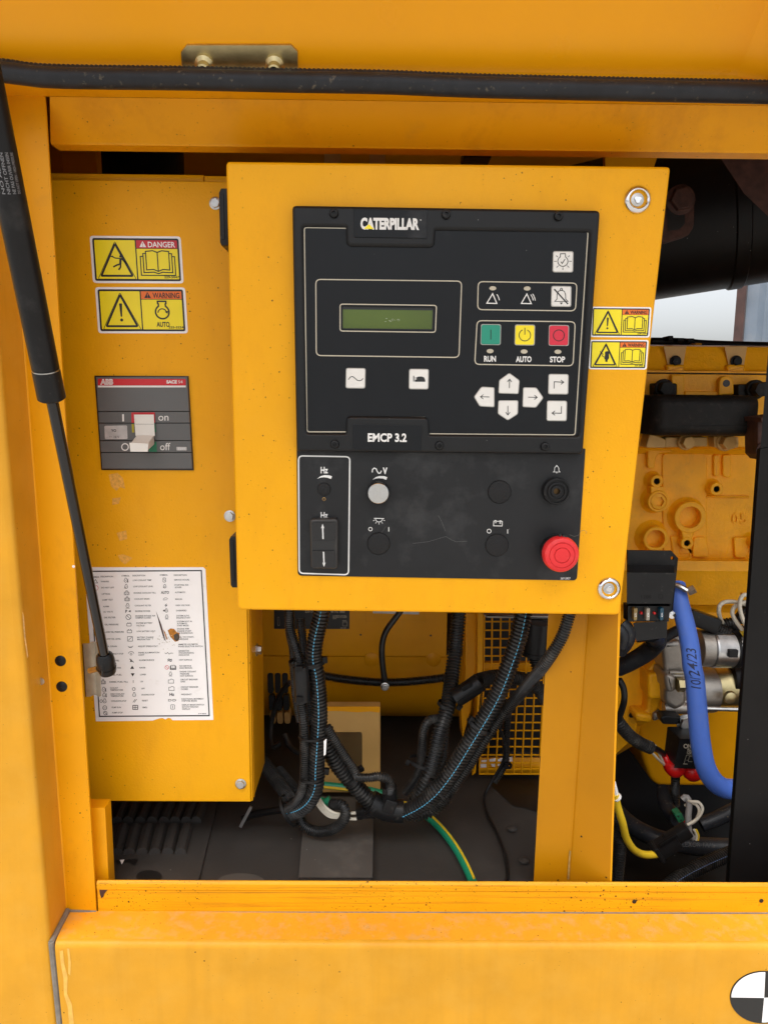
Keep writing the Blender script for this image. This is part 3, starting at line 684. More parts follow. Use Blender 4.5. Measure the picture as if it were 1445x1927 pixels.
for lst, cx in ((A, cA), (B, cB), (C_, cC)):
    for t, v in lst: tx.text(t, cx(v), v + 5, 9.5, len(t) * 7.9, yI, mp=k4, bold=.012, ang=-.6)
for cx, v in ((408, 165), (cBs(156) - 26, 157), (cCs(153) - 28, 152)): tx.text('SYMBOL', cx, v + 5, 9.5, 54, yI, mp=k4, bold=.012)
tx.text('AUTO', cCs(270) - 28, 279, 17, 54, yI, mp=k4, bold=.03); tx.text('Hz', cCs(964) - 16, 973, 19, 32, yI, mp=k4, bold=.03)
tx.text('P', cBs(398) - 18, 408, 19, 13, yI, mp=k4, bold=.03); tx.text('314-6878', 1133, 1098, 7, 52, yI, mp=k4)
part('lettering', tx, m_ink, lg)
sy = i1; S4 = lambda pts, w=.7, c=False: sy.stroke(k4.l(pts), w, yI, c)
def eng_icon(x, v, s=11, extra=0):
    S4(arc(x, v + 2, s, -60, 240, 14) + [(x - s * .45, v - s), (x - s * .45, v - s * 1.4), (x + s * .45, v - s * 1.4), (x + s * .45, v - s)], .75, True)
    S4([(x - s * .5, v + 2), (x + s * .5, v + 2)], .6)
    if extra == 1: S4([(x + s * 1.3, v - s), (x + s * 1.3, v + s)], 1.0); S4(circ(x + s * 1.3, v + s, 2.5, 8), .8, True)
    if extra == 2: S4([(x - s * 1.2, v + s * 1.2), (x - s * .6, v + s * .6), (x, v + s * 1.2)], .7)
    if extra == 3: S4(rrect(x - s * 1.5, v - s * .6, x + s * 1.5, v + s * 1.2, 2, 1), .7, True)
    if extra == 4: S4([(x - s * 1.2, v + s * 1.6), (x + s * 1.2, v + s * 1.6)], .7)
for v, e in ((188, 1), (230, 2), (274, 3), (315, 3), (360, 4), (966, 0)): eng_icon(cBs(v), v, 11, e)
for v, e in ((229, 2), (394, 0), (436, 4), (824, 4)): eng_icon(cCs(v), v, 9.5, e)
for v, e in ((879, 3), (930, 1), (968, 1), (1009, 0)): eng_icon(cA(v) - 44, v, 11, e)
for v in (489, 535): S4(rrect(cBs(v) - 15, v - 8, cBs(v) + 15, v + 10, 2, 1), .8, True); S4([(cBs(v) - 9, v - 12), (cBs(v) - 4, v - 12)], 1.2); S4([(cBs(v) + 5, v - 12), (cBs(v) + 10, v - 12)], 1.2)
for v in (438,): S4(circ(cBs(v), v, 17, 18), .9, True); S4([(cBs(v) - 11, v - 11), (cBs(v) + 11, v + 11)], .9)
S4(rrect(cBs(585) - 17, 570, cBs(585) + 17, 602, 2, 1), .8, True); S4([(cBs(585) - 12, 597), (cBs(585) + 12, 574)], .8)
sy.flat(k4.l([(cBs(637) - 20, 634), (cBs(637) - 8, 640), (cBs(637) + 6, 640), (cBs(637) + 20, 630), (cBs(637) + 8, 645), (cBs(637) - 10, 646)]), yI)
S4(arc(cBs(685), 692, 20, 200, 340, 10), .8); S4(circ(cBs(685), 690, 7, 12), .7, True)
S4([(cBs(731) - 15, 722), (cBs(731) + 15, 746)], 1.0); sy.flat(k4.l([(cBs(731) - 12, 742), (cBs(731) - 4, 722), (cBs(731) + 6, 742)]), yI)
sy.flat(k4.l([(cBs(782) - 13, 790), (cBs(782), 768), (cBs(782) + 13, 790)]), yI); sy.flat(k4.l([(cBs(829) - 13, 820), (cBs(829), 842), (cBs(829) + 13, 820)]), yI)
S4([(cBs(876), 866), (cBs(876), 886)], .9); S4(circ(cBs(925), 927, 10, 14), .9, True)
S4([(cBs(1006) - 12, 1018), (cBs(1006) + 4, 996)], .9); S4([(cBs(1006) - 2, 1018), (cBs(1006) + 14, 996)], .9)
S4(rrect(cBs(1052) - 16, 1038, cBs(1052) + 18, 1066, 1, 1), 1.2, True); S4([(cBs(1052) - 14, 1052), (cBs(1052) + 16, 1052)], .9)
for x in (-6, 5): S4([(cBs(1052) + x, 1040), (cBs(1052) + x, 1064)], .8)
sy.flat(k4.l([(cBs(398) + 18, 390), (cBs(398) + 18, 406), (cBs(398) + 2, 398)]), yI)
S4(rrect(cCs(185) - 9, 172, cCs(185) + 9, 200, 2, 1), .8, True); S4([(cCs(185) - 5, 178), (cCs(185) + 5, 193)], .7)
S4(arc(cCs(316), 325, 18, 200, 330, 8), .7); S4([(cCs(316) - 16, 322), (cCs(316) + 10, 320)], .7)
sy.flat(k4.l([(cCs(358) + 6, 344), (cCs(358) - 10, 360), (cCs(358), 360), (cCs(358) - 6, 374), (cCs(358) + 10, 355), (cCs(358) + 1, 355)]), yI)
sy.flat(k4.l([(cCs(394) - 24, 394), (cCs(394) - 14, 386), (cCs(394) - 8, 398), (cCs(394) - 16, 400)]), yI)
S4([(cCs(682) - 30, 680), (cCs(682) - 20, 688), (cCs(682) - 10, 678), (cCs(682), 690), (cCs(682) + 12, 682), (cCs(682) + 28, 684)], .8)
for dv in (0, 10): S4([(cCs(730) - 14, 727 + dv), (cCs(730) - 4, 723 + dv), (cCs(730) + 6, 729 + dv), (cCs(730) + 16, 724 + dv)], 1.5)
book(sy, cCs(780) + 20, 780, 40, 30, yI, k4, .7)
for v in (873, 923): S4([(cCs(v) - 18, v + 14), (cCs(v) - 18, v - 8), (cCs(v) - 6, v - 8), (cCs(v) + 2, v - 14), (cCs(v) + 18, v - 8), (cCs(v) + 18, v + 14)], .8, True)
for dx in (-26, 4): S4([(cCs(1003) + dx, 998), (cCs(1003) + dx + 14, 998), (cCs(1003) + dx + 22, 1003), (cCs(1003) + dx + 14, 1009), (cCs(1003) + dx, 1009)], .8, True)
S4(rrect(cCs(1049) - 13, 1034, cCs(1049) + 13, 1064, 3, 1), .8, True); S4([(cCs(1049), 1040), (cCs(1049), 1058)], .9)
S4([(cA(196) - 50, 206), (cA(196) - 36, 182), (cA(196) - 22, 206)], .9, True)
S4(circ(cA(1052) - 47, 1055, 14, 14), .9, True); S4([(cA(1052) - 56, 1056), (cA(1052) - 38, 1056)], .8)
S4(circ(cA(1088) - 46, 1091, 12, 14), .9, True); S4([(cA(1088) - 58, 1080), (cA(1088) - 32, 1102)], .9)
for dx in (-68,): S4(circ(cA(1009) + dx, 1009, 9, 12), .8, True)
part('symbols', sy, m_ink, lg)
rd = M(); rd.stroke(k4.l(circ(cA(238) - 38, 240, 17, 16)), .8, yI, True); rd.stroke(k4.l(circ(cCs(780) - 22, 780, 13, 14)), .8, yI, True)
rd.stroke(k4.l([(cCs(780) - 30, 772), (cCs(780) - 14, 788)]), .7, yI)
part('red_symbol', rd, m_red, lg)
# scuffed hole worn through the chart
part('worn_hole', M().flat(k4.l([(925, 528), (945, 515), (968, 518), (985, 540), (1003, 545), (1006, 575), (998, 600), (975, 606), (960, 590), (945, 575), (935, 555)]), yI - .0001), mat('bare_scraped_paint', (.45, .17, .01), .6, var=.4, vscale=260), lg)
part('worn_hole', M().flat(k4.l([(965, 560), (990, 545), (1003, 560), (1004, 590), (985, 603), (970, 590)]), yI - .0002), mat('scorched_metal', (.07, .055, .04), .6, var=.5, vscale=300), lg)
part('tear', M().flat(k4.l([(845, 395), (882, 490), (912, 600), (900, 592), (872, 500)]), yI - .0001), m_rust, lg)
part('tear', M().flat(k4.l([(893, 520), (908, 540), (925, 590), (916, 590)]), yI - .0001), mat('bare_scraped_paint', (.45, .17, .01)), lg)
fk = M()
for _ in range(60):
    a = random.gauss(905, 42); b = random.gauss(600, 22); r = random.uniform(1.5, 4.5)
    fk.flat(k4.l([(a + r * random.uniform(.6, 1.3) * math.cos(t), b + r * .8 * math.sin(t)) for t in (0, 1.2, 2.4, 3.7, 5.0)]), yI - .00012 - random.uniform(0, .00005))
part('scuff_flakes', fk, mat('greyed_paper_scuff', (.50, .46, .40), .7, var=.3, vscale=400), lg, kind='stuff')
# old adhesive residue on the cabinet
for pts in ([(205, 893), (222, 890), (232, 900), (236, 920), (226, 916), (220, 924), (210, 915)], [(212, 938), (228, 936), (224, 948), (212, 950)], [(220, 1003), (238, 998), (240, 1014), (226, 1018)], [(222, 1045), (232, 1043), (250, 1050), (236, 1062), (228, 1056)]):
    part('adhesive_residue', M().flat(pts, YB - .0002), mat('adhesive_residue', (.80, .40, .06), .6, var=.2, vscale=300), cab)

# ================================================================== moulded case breaker
YK = YB - .002
brk = thing('circuit_breaker', 'grey moulded-case circuit breaker with red strip and white toggle', 'circuit breaker', P(272, 880, YB + .03))
part('case', M().prism(k3.l([(152, 1152), (862, 1155), (902, 1868), (205, 1866)]), YK, YB + .06, .0006), m_ink, brk)
lx = lambda v: 160 + (v - 1160) * .0686; rx = lambda v: 856 + (v - 1160) * .0563
bands = [(1162, 1420), (1426, 1508), (1514, 1640), (1646, 1730), (1736, 1855)]
slot = k3.l([(455, 1448), (601, 1448), (604, 1508), (455, 1508)])
for i, (a, b) in enumerate(bands):
    part('face_plate', M().prism(rquad(k3.l([(lx(a) + 4, a), (rx(a) - 3, a), (rx(b) - 3, b), (lx(b) + 4, b)]), .6, 2), YK - .003, YK, .0004), m_grey, brk)
yf = YK - .003
part('brand_strip', M().flat(k3.l([(180, 1175), (842, 1177), (844, 1226), (180, 1226)]), yf - .0002), m_red, brk)
part('white_line', M().flat(k3.l([(180, 1227), (844, 1227), (844, 1241), (180, 1241)]), yf - .0002), m_white, brk)
bm_ = M(); bm_.text('ABB', 197, 1217, 36, 100, yf - .0004, mp=k3, bold=.075); bm_.text('SACE', 697, 1210, 22, 80, yf - .0004, mp=k3, bold=.05); bm_.text('S4', 786, 1210, 22, 34, yf - .0004, mp=k3, bold=.0)
bm_.flat(k3.l([(363, 1443), (377, 1443), (378, 1498), (364, 1498)]), yf - .0002)
bm_.stroke(k3.l(circ(385, 1691, 25, 28)), 2.0, yf - .0002, True)
bm_.text('on', 637, 1492, 54, 76, yf - .0002, mp=k3, bold=.0); bm_.text('off', 650, 1715, 54, 77, yf - .0002, mp=k3, bold=.0)
part('lettering', bm_, m_white, brk)
cut = M()
for v in (1187, 1193, 1199, 1205, 1211): cut.flat(k3.l([(195, v), (300, v), (300, v + 1.5), (195, v + 1.5)]), yf - .0005)
part('logo_lines', cut, m_red, brk)
part('toggle_surround', M().prism(k3.l([(432, 1430), (608, 1430), (612, 1508), (600, 1508), (597, 1450), (456, 1450), (458, 1508), (434, 1508)]), yf - .0008, yf), m_red, brk)
part('on_mark', M().flat(k3.l([(434, 1517), (452, 1517), (456, 1582), (438, 1582)]), yf - .0002), mat('olive_mark', (.42, .36, .02), .5), brk)
part('off_mark', M().flat(k3.l([(600, 1516), (614, 1518), (620, 1578), (602, 1580)]), yf - .0002), m_grn, brk)
part('off_mark', M().flat(k3.l([(560, 1652), (622, 1652), (626, 1728), (568, 1728)]), yf - .0003), m_grn, brk)
tg_ = part('toggle', M().hull8(k3.l([(456, 1450), (598, 1450), (606, 1604), (468, 1604)]), yf - .004, k3.l([(456, 1450), (598, 1450), (606, 1604), (468, 1604)]), yf), m_brw, brk, bevel=.0006)
part('toggle_lever', M().hull8(k3.l([(424, 1664), (556, 1672), (552, 1722), (430, 1721)]), yf - .030, k3.l([(474, 1600), (604, 1600), (608, 1672), (480, 1672)]), yf - .003), m_brw, tg_, bevel=.0008)
part('toggle_groove', M().flat(k3.l([(464, 1518), (602, 1518), (602, 1520), (464, 1520)]), yf - .0043), m_grey, tg_)
sl_ = part('silver_tag', M().prism(rquad(k3.l([(229, 1531), (400, 1528), (404, 1632), (233, 1632)]), 2.5), yf - .0003, yf), m_silver, brk, 'crinkled silver tag marked YO and 12 V')
part('print', M().text('YO', 279, 1577, 19, 40, yf - .0006, mp=k3, bold=.03).text('12 V', 302, 1622, 13, 40, yf - .0006, mp=k3, bold=.01).text('. --', 248, 1618, 12, 38, yf - .0006, mp=k3, bold=.01), m_ink, sl_)
tb = part('test_button', M().prism(rquad(k3.l([(772, 1690), (849, 1691), (850, 1718), (774, 1717)]), 1), yf - .0012, yf, .0003), m_silver, brk)
part('print', M().text('TEST', 782, 1712, 14, 58, yf - .0014, mp=k3, bold=.0), m_white, tb)

# ================================================================== control box
YC = .040
box = thing('control_box', 'yellow control box door carrying the black generator controller', 'control box', P(800, 1157, .12))
cq = [(425, 303), (1262, 313), (1166, 1158), (447, 1148)]
part('door', M().prism(rquad(cq, 9, 5), YC, YC + .026, .0030, seg=3), m_paint_box, box, 'yellow powder-coated box door', smooth=50)
bw = [P(545, 330, YC), P(1235, 330, YC), P(1140, 1148, YC), P(545, 1148, YC)]
part('body', M().loop3([(q.x, q.z) for q in bw], YC + .027, YC + .20), m_paint_box, box)
# door hinges, left edge
for q in ([(412, 362), (416, 354), (428, 354), (430, 462), (417, 462), (414, 456)], [(431, 1016), (434, 1010), (446, 1010), (448, 1106), (437, 1106), (434, 1101)]):
    hg = part('hinge', M().prism(q, YC + .014, YC + .06, .0012), m_plastic, box)
    part('hinge_pin', M().prism([(q[0][0] + 3, q[0][1] + 2), (q[0][0] + 9, q[0][1] + 2), (q[0][0] + 11, q[-1][1] - 6), (q[0][0] + 5, q[-1][1] - 6)], YC + .0128, YC + .0142, .0004), m_plastic, hg)
# quarter-turn locks
def lock(px, py, rot):
    r = .0137 if py < 700 else .0128
    L = part('quarter_turn_lock', M().lathe(px, py, [(r, YC), (r, YC - .0012), (r * .97, YC - .0022), (r * .80, YC - .0044), (r * .72, YC - .0046), (r * .66, YC - .0040), (r * .62, YC + .002), (.0001, YC + .002)], 40, Yc=YC, cap=False), m_chrome, box)
    o = P(px, py, YC)
    tri_ = [(o.x + r * .30 * math.cos(rot + i * 2.094 + d), o.z + r * .30 * math.sin(rot + i * 2.094 + d)) for i in range(3) for d in (-.35, .35)]
    part('lock_insert', M().loop3(tri_, YC - .0028, YC + .0025, .0006), m_chrome, L)
    part('lock_core', M().lathe(px, py, [(r * .5, YC + .002), (r * .48, YC - .0006), (r * .33, YC - .0012), (.0001, YC - .0012)], 24, Yc=YC, cap=False), m_zinc, L)
lock(1198.5, 376, .5); lock(1144.5, 1107.5, 1.2)
warning_label(box, k5.l([(48, 66), (483, 70), (468, 290), (40, 286)]), 'WARNING', m_orange, True, '228-3591', s_exclaim, s_book, YC, 'yellow WARNING label with exclamation mark beside the controller', 525, .515)
warning_label(box, k5.l([(36, 306), (462, 308), (447, 522), (27, 520)]), 'WARNING', m_orange, True, '224-6826 1', s_hand, s_book, YC, 'yellow WARNING label with a shocked hand beside the controller', 525, .515)

# ---------------------------------------------------------------- controller (upper bezel unit)
YZ = YC - .013; YF = YC - .009          # bezel front, keypad film
ctl = thing('generator_controller', 'black controller panel with green display, keypad and white lettering', 'controller', P(840, 850, YC))
outer = rquad(k1.l([(23, 37), (1421, 60), (1342, 1168), (43, 1156)]), [9, 10, 7, 7], 5)
rec = k1.l([(62, 124), (276, 127), (278, 214), (660, 219), (664, 140), (1384, 149), (1332, 1093), (638, 1087), (634, 1008), (277, 1003), (275, 1082), (80, 1080)])
rec = rquad(rec, [9, 5, 7, 7, 5, 9, 9, 5, 6, 6, 5, 9], 4)
part('bezel', M().prism(outer, YZ, YC, .0035, holes=[rec], seg=3), m_bezel, ctl, smooth=50)
# soft inner slope of the bezel
wi = [P(x, y, YZ) for x, y in rec]; lp = [(q.x, q.z) for q in wi]; li = inset(lp, .0022)
mm = M(); n = len(lp)
mm.add([(x, YZ - .0001, z) for x, z in inset(lp, -.0012)] + [(x, YZ, z) for x, z in lp] + [(x, YF - .0002, z) for x, z in li], [(i, (i + 1) % n, n + (i + 1) % n, n + i) for i in range(n)] + [(n + i, n + (i + 1) % n, 2 * n + (i + 1) % n, 2 * n + i) for i in range(n)])
part('bezel_lip', mm, m_bezel, ctl, smooth=60)
lcdh = k1.l([(249, 494), (667, 500), (663, 605), (249, 599)])
kp = part('keypad_film', M().prism(k1.l([(50, 112), (1392, 132), (1342, 1102), (66, 1092)]), YF, YC - .001, holes=[rquad(lcdh, 1.5, 2)]), m_keypad, ctl, 'charcoal membrane keypad')
pr_ = M(); yp = YF - .0002
def line(pts, r, w=2.0): pr_.stroke(rquad(k1.l(pts), r, 4), w, yp, True)
line([(79, 140), (270, 143), (276, 214), (290, 223), (648, 226), (662, 212), (667, 151), (1363, 158), (1304, 1080), (641, 1075), (638, 1010), (626, 1000), (284, 997), (272, 1006), (271, 1066), (91, 1066)], [5, 3, 3, 3, 3, 3, 3, 5, 5, 3, 3, 3, 3, 3, 3, 5], 2.1)
line([(131, 375), (791, 383), (779, 729), (133, 720)], 9); line([(241, 487), (677, 493), (672, 615), (241, 609)], 5)
line([(866, 385), (1313, 392), (1306, 518), (863, 512)], 9); line([(861, 562), (1305, 567), (1295, 767), (850, 760)], 9)
part('outline_print', pr_, m_cream, kp)
ws = M()
for t, a, b, v in (('RUN', 892, 946, 747), ('AUTO', 1036, 1107, 749), ('STOP', 1190, 1259, 750)): ws.text(t, a, v, 24, b - a, yp, mp=k1, bold=.035)
S1 = lambda pts, w=1.6, c=False: ws.stroke(k1.l(pts), w, yp, c)
S1([(931, 440), (950, 484), (905, 483)], 1.9, True); S1(arc(905, 478, 57, -38, -8, 8), 1.5)
S1([(1086, 441), (1106, 485), (1061, 484)], 1.9, True); S1(arc(1060, 478, 55, -38, -8, 8), 1.5); S1(arc(1060, 478, 64, -36, -6, 8), 1.5)
part('white_print', ws, m_white, kp)
dsp = part('display', M().flat(k1.l([(245, 490), (670, 496), (666, 609), (245, 603)]), YF + .0025), m_ink, ctl)
part('display_glass', M().flat(k1.l([(253, 511), (660, 516), (657, 601), (253, 597)]), YF + .0022), m_lcd, dsp, 'green liquid crystal display')
fk = M()
for _ in range(14):
    a = random.gauss(478, 18); b = random.gauss(559, 4); r = random.uniform(1, 3.5)
    fk.flat(k1.l([(a + r * 1.6 * math.cos(t), b + r * .5 * math.sin(t)) for t in (0, 1.3, 2.5, 3.8, 5.1)]), YF + .0020 - random.uniform(0, .0001))
part('display_flaking', fk, mat('flaked_lcd', (.30, .36, .22), .5), dsp, kind='stuff')
def key(pts, mt, par=ctl, rim=m_keyrim, r=4.5):
    q = rquad(k1.l(pts), r, 4); c = [sum(p[i] for p in q) / len(q) for i in (0, 1)]
    small = [(c[0] + (p[0] - c[0]) * .93, c[1] + (p[1] - c[1]) * .93) for p in q]
    K_ = part('key', M().prism(small, YF - .0012, YF, .0006), mt, par)
    part('key_rim', M().prism(q, YF - .0005, YF, .0003), rim, K_)
    return K_
def sq(cx, cy, w=47, h=49): return [(cx - w + 1, cy - h), (cx + w + 1, cy - h + 1), (cx + w - 1, cy + h), (cx - w - 1, cy + h - 1)]
yk = YF - .0014
def ink(K_, fn):
    m = M(); fn(m); part('key_symbol', m, m_ink, K_)
SK = lambda m, pts, w=1.3, c=False: m.stroke(k1.l(pts), w, yk, c)
def lamp(m):
    cx, cy = 1249, 293
    SK(m, arc(cx, cy, 23, -60, 240, 20), 1.4); SK(m, [(cx - 11, cy - 20), (cx - 11, cy - 34), (cx + 12, cy - 34), (cx + 12, cy - 20)], 1.4)
    SK(m, [(cx - 9, cy + 2), (cx - 3, cy + 10), (cx + 10, cy - 10)], 1.4)
    for a in (0, 45, 90, 135, 180): SK(m, [(cx + 28 * math.cos(R_(a)), cy + 28 * math.sin(R_(a))), (cx + 40 * math.cos(R_(a)), cy + 40 * math.sin(R_(a)))], 1.1)
    for a in (-40, 220): SK(m, [(cx + 30 * math.cos(R_(a)), cy + 30 * math.sin(R_(a))), (cx + 40 * math.cos(R_(a)), cy + 40 * math.sin(R_(a)))], 1.1)
ink(key(sq(1250, 295, 47, 49), m_key), lamp)
def bell(m, cx, cy, s, w, y, mp, slash=False):
    m.stroke([mp(cx + a * s, cy + b * s) for a, b in [(-30, 22), (-20, 12), (-19, -10), (-13, -24), (-4, -28), (4, -28), (13, -24), (19, -10), (20, 12), (30, 22)]], w, y, True)
    m.stroke([mp(*p) for p in circ(cx, cy - 33 * s, 5 * s, 10)], w, y, True)
    m.flat([mp(cx - 7 * s, cy + 27 * s), mp(cx + 7 * s, cy + 27 * s), mp(cx, cy + 36 * s)], y)
    if slash: m.stroke([mp(cx - 32 * s, cy - 34 * s), mp(cx + 30 * s, cy + 34 * s)], w * 1.9, y)
ink(key(sq(1242, 452, 46, 48), m_key), lambda m: bell(m, 1242, 453, 1, 1.3, yk, k1, True))
ink(key(sq(923, 625, 46, 48), m_keyg), lambda m: SK(m, [(923, 603), (923, 648)], 1.5))
ink(key(sq(1077, 627, 46, 48), m_keyy), lambda m: (SK(m, arc(1077, 628, 26, -65, 245, 22), 1.4), SK(m, [(1077, 594), (1077, 626)], 1.4)))
ink(key(sq(1231, 629, 46, 48), m_keyr), lambda m: SK(m, circ(1231, 629, 25, 26), 1.4, True))
ink(key(sq(311, 823, 45, 47), m_key), lambda m: SK(m, [(278, 830), (287, 818), (297, 815), (306, 821), (318, 832), (328, 835), (337, 832), (345, 824)], 1.3))
def gen(m):
    m.flat(k1.l([(572, 812), (576, 812), (576, 838), (572, 838)]), yk)
    m.flat(k1.l([(579, 829), (626, 829), (626, 839), (579, 839)]), yk); m.flat(k1.l([(587, 829), (587, 820), (594, 816), (608, 815), (619, 818), (623, 823), (624, 829)]), yk); SK(m, [(578, 822), (588, 822)], 1.0)
ink(key(sq(597, 827, 45, 47), m_key), gen)
def arrow(m, x0, y0, x1, y1, h=11, w=1.3):
    SK(m, [(x0, y0), (x1, y1)], w); d = Vector((x1 - x0, y1 - y0)).normalized(); n_ = Vector((-d.y, d.x)); e = Vector((x1, y1))
    SK(m, [tuple(e - d * h * 1.2 + n_ * h * .9), (x1, y1), tuple(e - d * h * 1.2 - n_ * h * .9)], w)
ink(key([(960, 832), (1007, 798), (1054, 833), (1049, 895), (957, 892)], m_key, r=3.5), lambda m: arrow(m, 1007, 868, 1008, 827))
ink(key([(957, 923), (1048, 923), (1046, 986), (1000, 1015), (954, 984)], m_key, r=3.5), lambda m: arrow(m, 1000, 948, 1000, 990))
ink(key([(846, 907), (880, 861), (940, 864), (940, 955), (872, 951)], m_key, r=3.5), lambda m: arrow(m, 916, 908, 876, 907))
ink(key([(1069, 864), (1130, 865), (1162, 912), (1128, 957), (1066, 954)], m_key, r=3.5), lambda m: arrow(m, 1092, 909, 1133, 910))
ink(key(sq(1229, 850, 46, 47), m_key), lambda m: (SK(m, [(1209, 870), (1210, 839), (1250, 841)], 1.4), arrow(m, 1240, 841, 1253, 841)))
ink(key(sq(1222, 971, 46, 47), m_key), lambda m: (SK(m, [(1243, 950), (1242, 982), (1205, 981)], 1.4), arrow(m, 1212, 981, 1200, 981)))
for q in ((932, 415), (1088, 416), (920, 700), (1074, 702), (1227, 703)):
    part('indicator_light', M().prism(k1.l(circ(q[0], q[1], 16, 18, 10)), YF - .0008, YF, .0005), m_cream, ctl)
sc = k1.l([(213, 77), (720, 82), (1228, 90), (217, 1122), (690, 1128), (1167, 1132)])
s0 = None
for q in sc:
    o = P(q[0], q[1], YZ)
    if s0 is None:
        s0 = part('bezel_screw', M().lathe(*q, [(.0046, YZ), (.0047, YZ - .0012), (.0040, YZ - .0032), (.0028, YZ - .0038), (.0020, YZ - .0038), (.0019, YZ - .0018), (.0001, YZ - .0018)], 20, Yc=YZ, cap=False), m_plastic, ctl); sref = o
    else: clone(s0, WPOS[s0.name] + (o - sref), ctl, 'bezel_screw')
np_ = part('name_plate', M().prism(rquad(k1.l([(303, 55), (637, 61), (634, 190), (305, 184)]), 2), YZ - .0010, YZ, .0004), m_keypad, ctl, 'black name plate reading CATERPILLAR')
yn = YZ - .0012
part('plate_outline', M().stroke(rquad(k1.l([(307, 60), (632, 65), (629, 186), (309, 180)]), 2), .5, yn, True), m_bezel, np_)
part('lettering', M().text('CATERPILLAR', 333, 145, 46, 266, yn, mp=k1, ang=.6, bold=.055).text('*', 603, 112, 8, 6, yn, mp=k1), m_white, np_)
part('yellow_triangle', M().flat(k1.l([(372, 124), (394, 147), (348, 146)]), yn - .0002), m_sty, np_)
mp_ = part('name_plate', M().prism(rquad(k1.l([(299, 1031), (612, 1037), (607, 1151), (300, 1146)]), 2), YZ - .0008, YZ, .0003), m_keypad, ctl, 'black model plate reading EMCP 3.2')
part('lettering', M().text('EMCP 3.2', 366, 1109, 35, 176, YZ - .0010, mp=k1, ang=.4, bold=.035), m_white, mp_)

# ---------------------------------------------------------------- lower switch plate
YS = YC - .0016
swp = thing('switch_plate', 'charcoal switch plate with knob, rocker, buzzer and emergency stop', 'switch panel', P(830, 1090, YC))
part('plate', M().prism(rquad(k2.l([(44, -14), (1352, 10), (1313, 608), (49, 586)]), [2, 2, 8, 8], 5), YS, YC, .0003), m_swplate, swp)
yw = YS - .0002
wp = M(); S2 = lambda pts, w=1.3, c=False: wp.stroke(k2.l(pts), w, yw, c)
wp.stroke(rquad(k2.l([(53, 43), (285, 47), (279, 582), (56, 575)]), 8, 5), 2.5, yw, True)
wp.text('Hz', 153, 121, 27, 33, yw, mp=k2, bold=.03); wp.text('Hz', 153, 325, 26, 33, yw, mp=k2, bold=.03); wp.text('V', 434, 124, 26, 21, yw, mp=k2, bold=.05)
S2([(386, 118), (388, 104), (396, 98), (404, 102), (409, 114), (415, 122), (423, 121), (428, 110)], 1.9)
for cx, cy in ((171, 143), (421, 147)):
    wp.flat(k2.l([(cx - 34, cy + 4), (cx - 18, cy - 8), (cx, cy - 13), (cx + 20, cy - 12), (cx + 34, cy - 7), (cx + 28, cy + 5), (cx + 14, cy - 1), (cx - 4, cy - 3), (cx - 20, cy - 1)]), yw)
S2(circ(378, 375, 8, 16), 1.1, True); S2([(461, 366), (461, 386)], 1.4); S2(circ(915, 384, 9, 16), 1.1, True); S2([(999, 376), (999, 395)], 1.4)
S2([(394, 326), (440, 327)], 1.2); S2(arc(417, 327, 16, 0, 180, 10), 1.1)
for a in (20, 55, 90, 125, 160): S2([(417 + 21 * math.cos(R_(a)), 328 + 19 * math.sin(R_(a))), (417 + 28 * math.cos(R_(a)), 328 + 26 * math.sin(R_(a)))], 1.0)
S2([(936, 339), (975, 340), (974, 361), (935, 360)], 1.2, True); S2([(940, 336), (948, 336)], 1.2); S2([(962, 337), (970, 337)], 1.2); S2([(941, 346), (949, 346)], 1.0); S2([(961, 347), (970, 347)], 1.0); S2([(965, 342), (965, 352)], 1.0)
bell(wp, 1221, 105, .5, 1.0, yw, k2)
wp.text('267-2937', 1238, 603, 9, 45, yw, mp=k2, bold=.01)
part('lettering', wp, m_white, swp)
def disc_plug(cx, cy, r, name='blanking_plug'):
    q = k2(cx, cy); r = r / 2.4083 * mpp(YS)
    part(name, M().lathe(*q, [(r, YS), (r * .99, YS - .0008), (r * .93, YS - .0018), (r * .6, YS - .0026), (.0001, YS - .0029)], 30, Yc=YS, cap=False), m_plug, swp)
disc_plug(169, 194, 30); disc_plug(962, 206, 54); disc_plug(415, 440, 53); disc_plug(950, 447, 54)
q = k2(168, 240); part('pilot_hole', M().lathe(*q, [(.0018, YS), (.0016, YS - .0003), (.0001, YS - .0003)], 12, Yc=YS, cap=False), mat('hole_brown', (.05, .03, .015), .7), swp)
q = k2(168, 239); part('pilot_hole_edge', M().lathe(*q, [(.0019, YS - .0001), (.0015, YS - .0005), (.0014, YS - .0001)], 12, Yc=YS, cap=False), m_tan, swp)
# rocker switch
rk = part('rocker_switch', M().prism(rquad(k2.l([(104, 330), (231, 328), (229, 556), (109, 554)]), 7, 4), YS - .010, YS, .002, seg=3), mat('rocker_frame', (.030, .028, .026), .45, bump=.2, bscale=900), swp, smooth=50)
rw = M(); a = [k2(*p) for p in ((114, 347), (222, 347), (216, 425), (117, 425))]
m_gloss = mat('glossy_black_rocker', (.008, .008, .009), .16, var=.1, rvar=.04)
part('rocker_upper', M().hull8(k2.l([(114, 348), (222, 348), (216, 424), (117, 424)]), YS - .0118, k2.l([(114, 348), (222, 348), (216, 424), (117, 424)]), YS - .008), m_gloss, rk, bevel=.0005)
part('rocker_middle', M().hull8(k2.l([(116, 426), (216, 426), (214, 474), (116, 474)]), YS - .0105, k2.l([(116, 426), (216, 426), (214, 474), (116, 474)]), YS - .008), m_ink, rk, bevel=.0003)
part('rocker_lower', M().hull8(k2.l([(116, 476), (214, 476), (221, 548), (116, 548)]), YS - .0122, k2.l([(116, 476), (214, 476), (221, 548), (116, 548)]), YS - .008), m_gloss, rk, bevel=.0005)
aw = M(); yq = YS - .0124
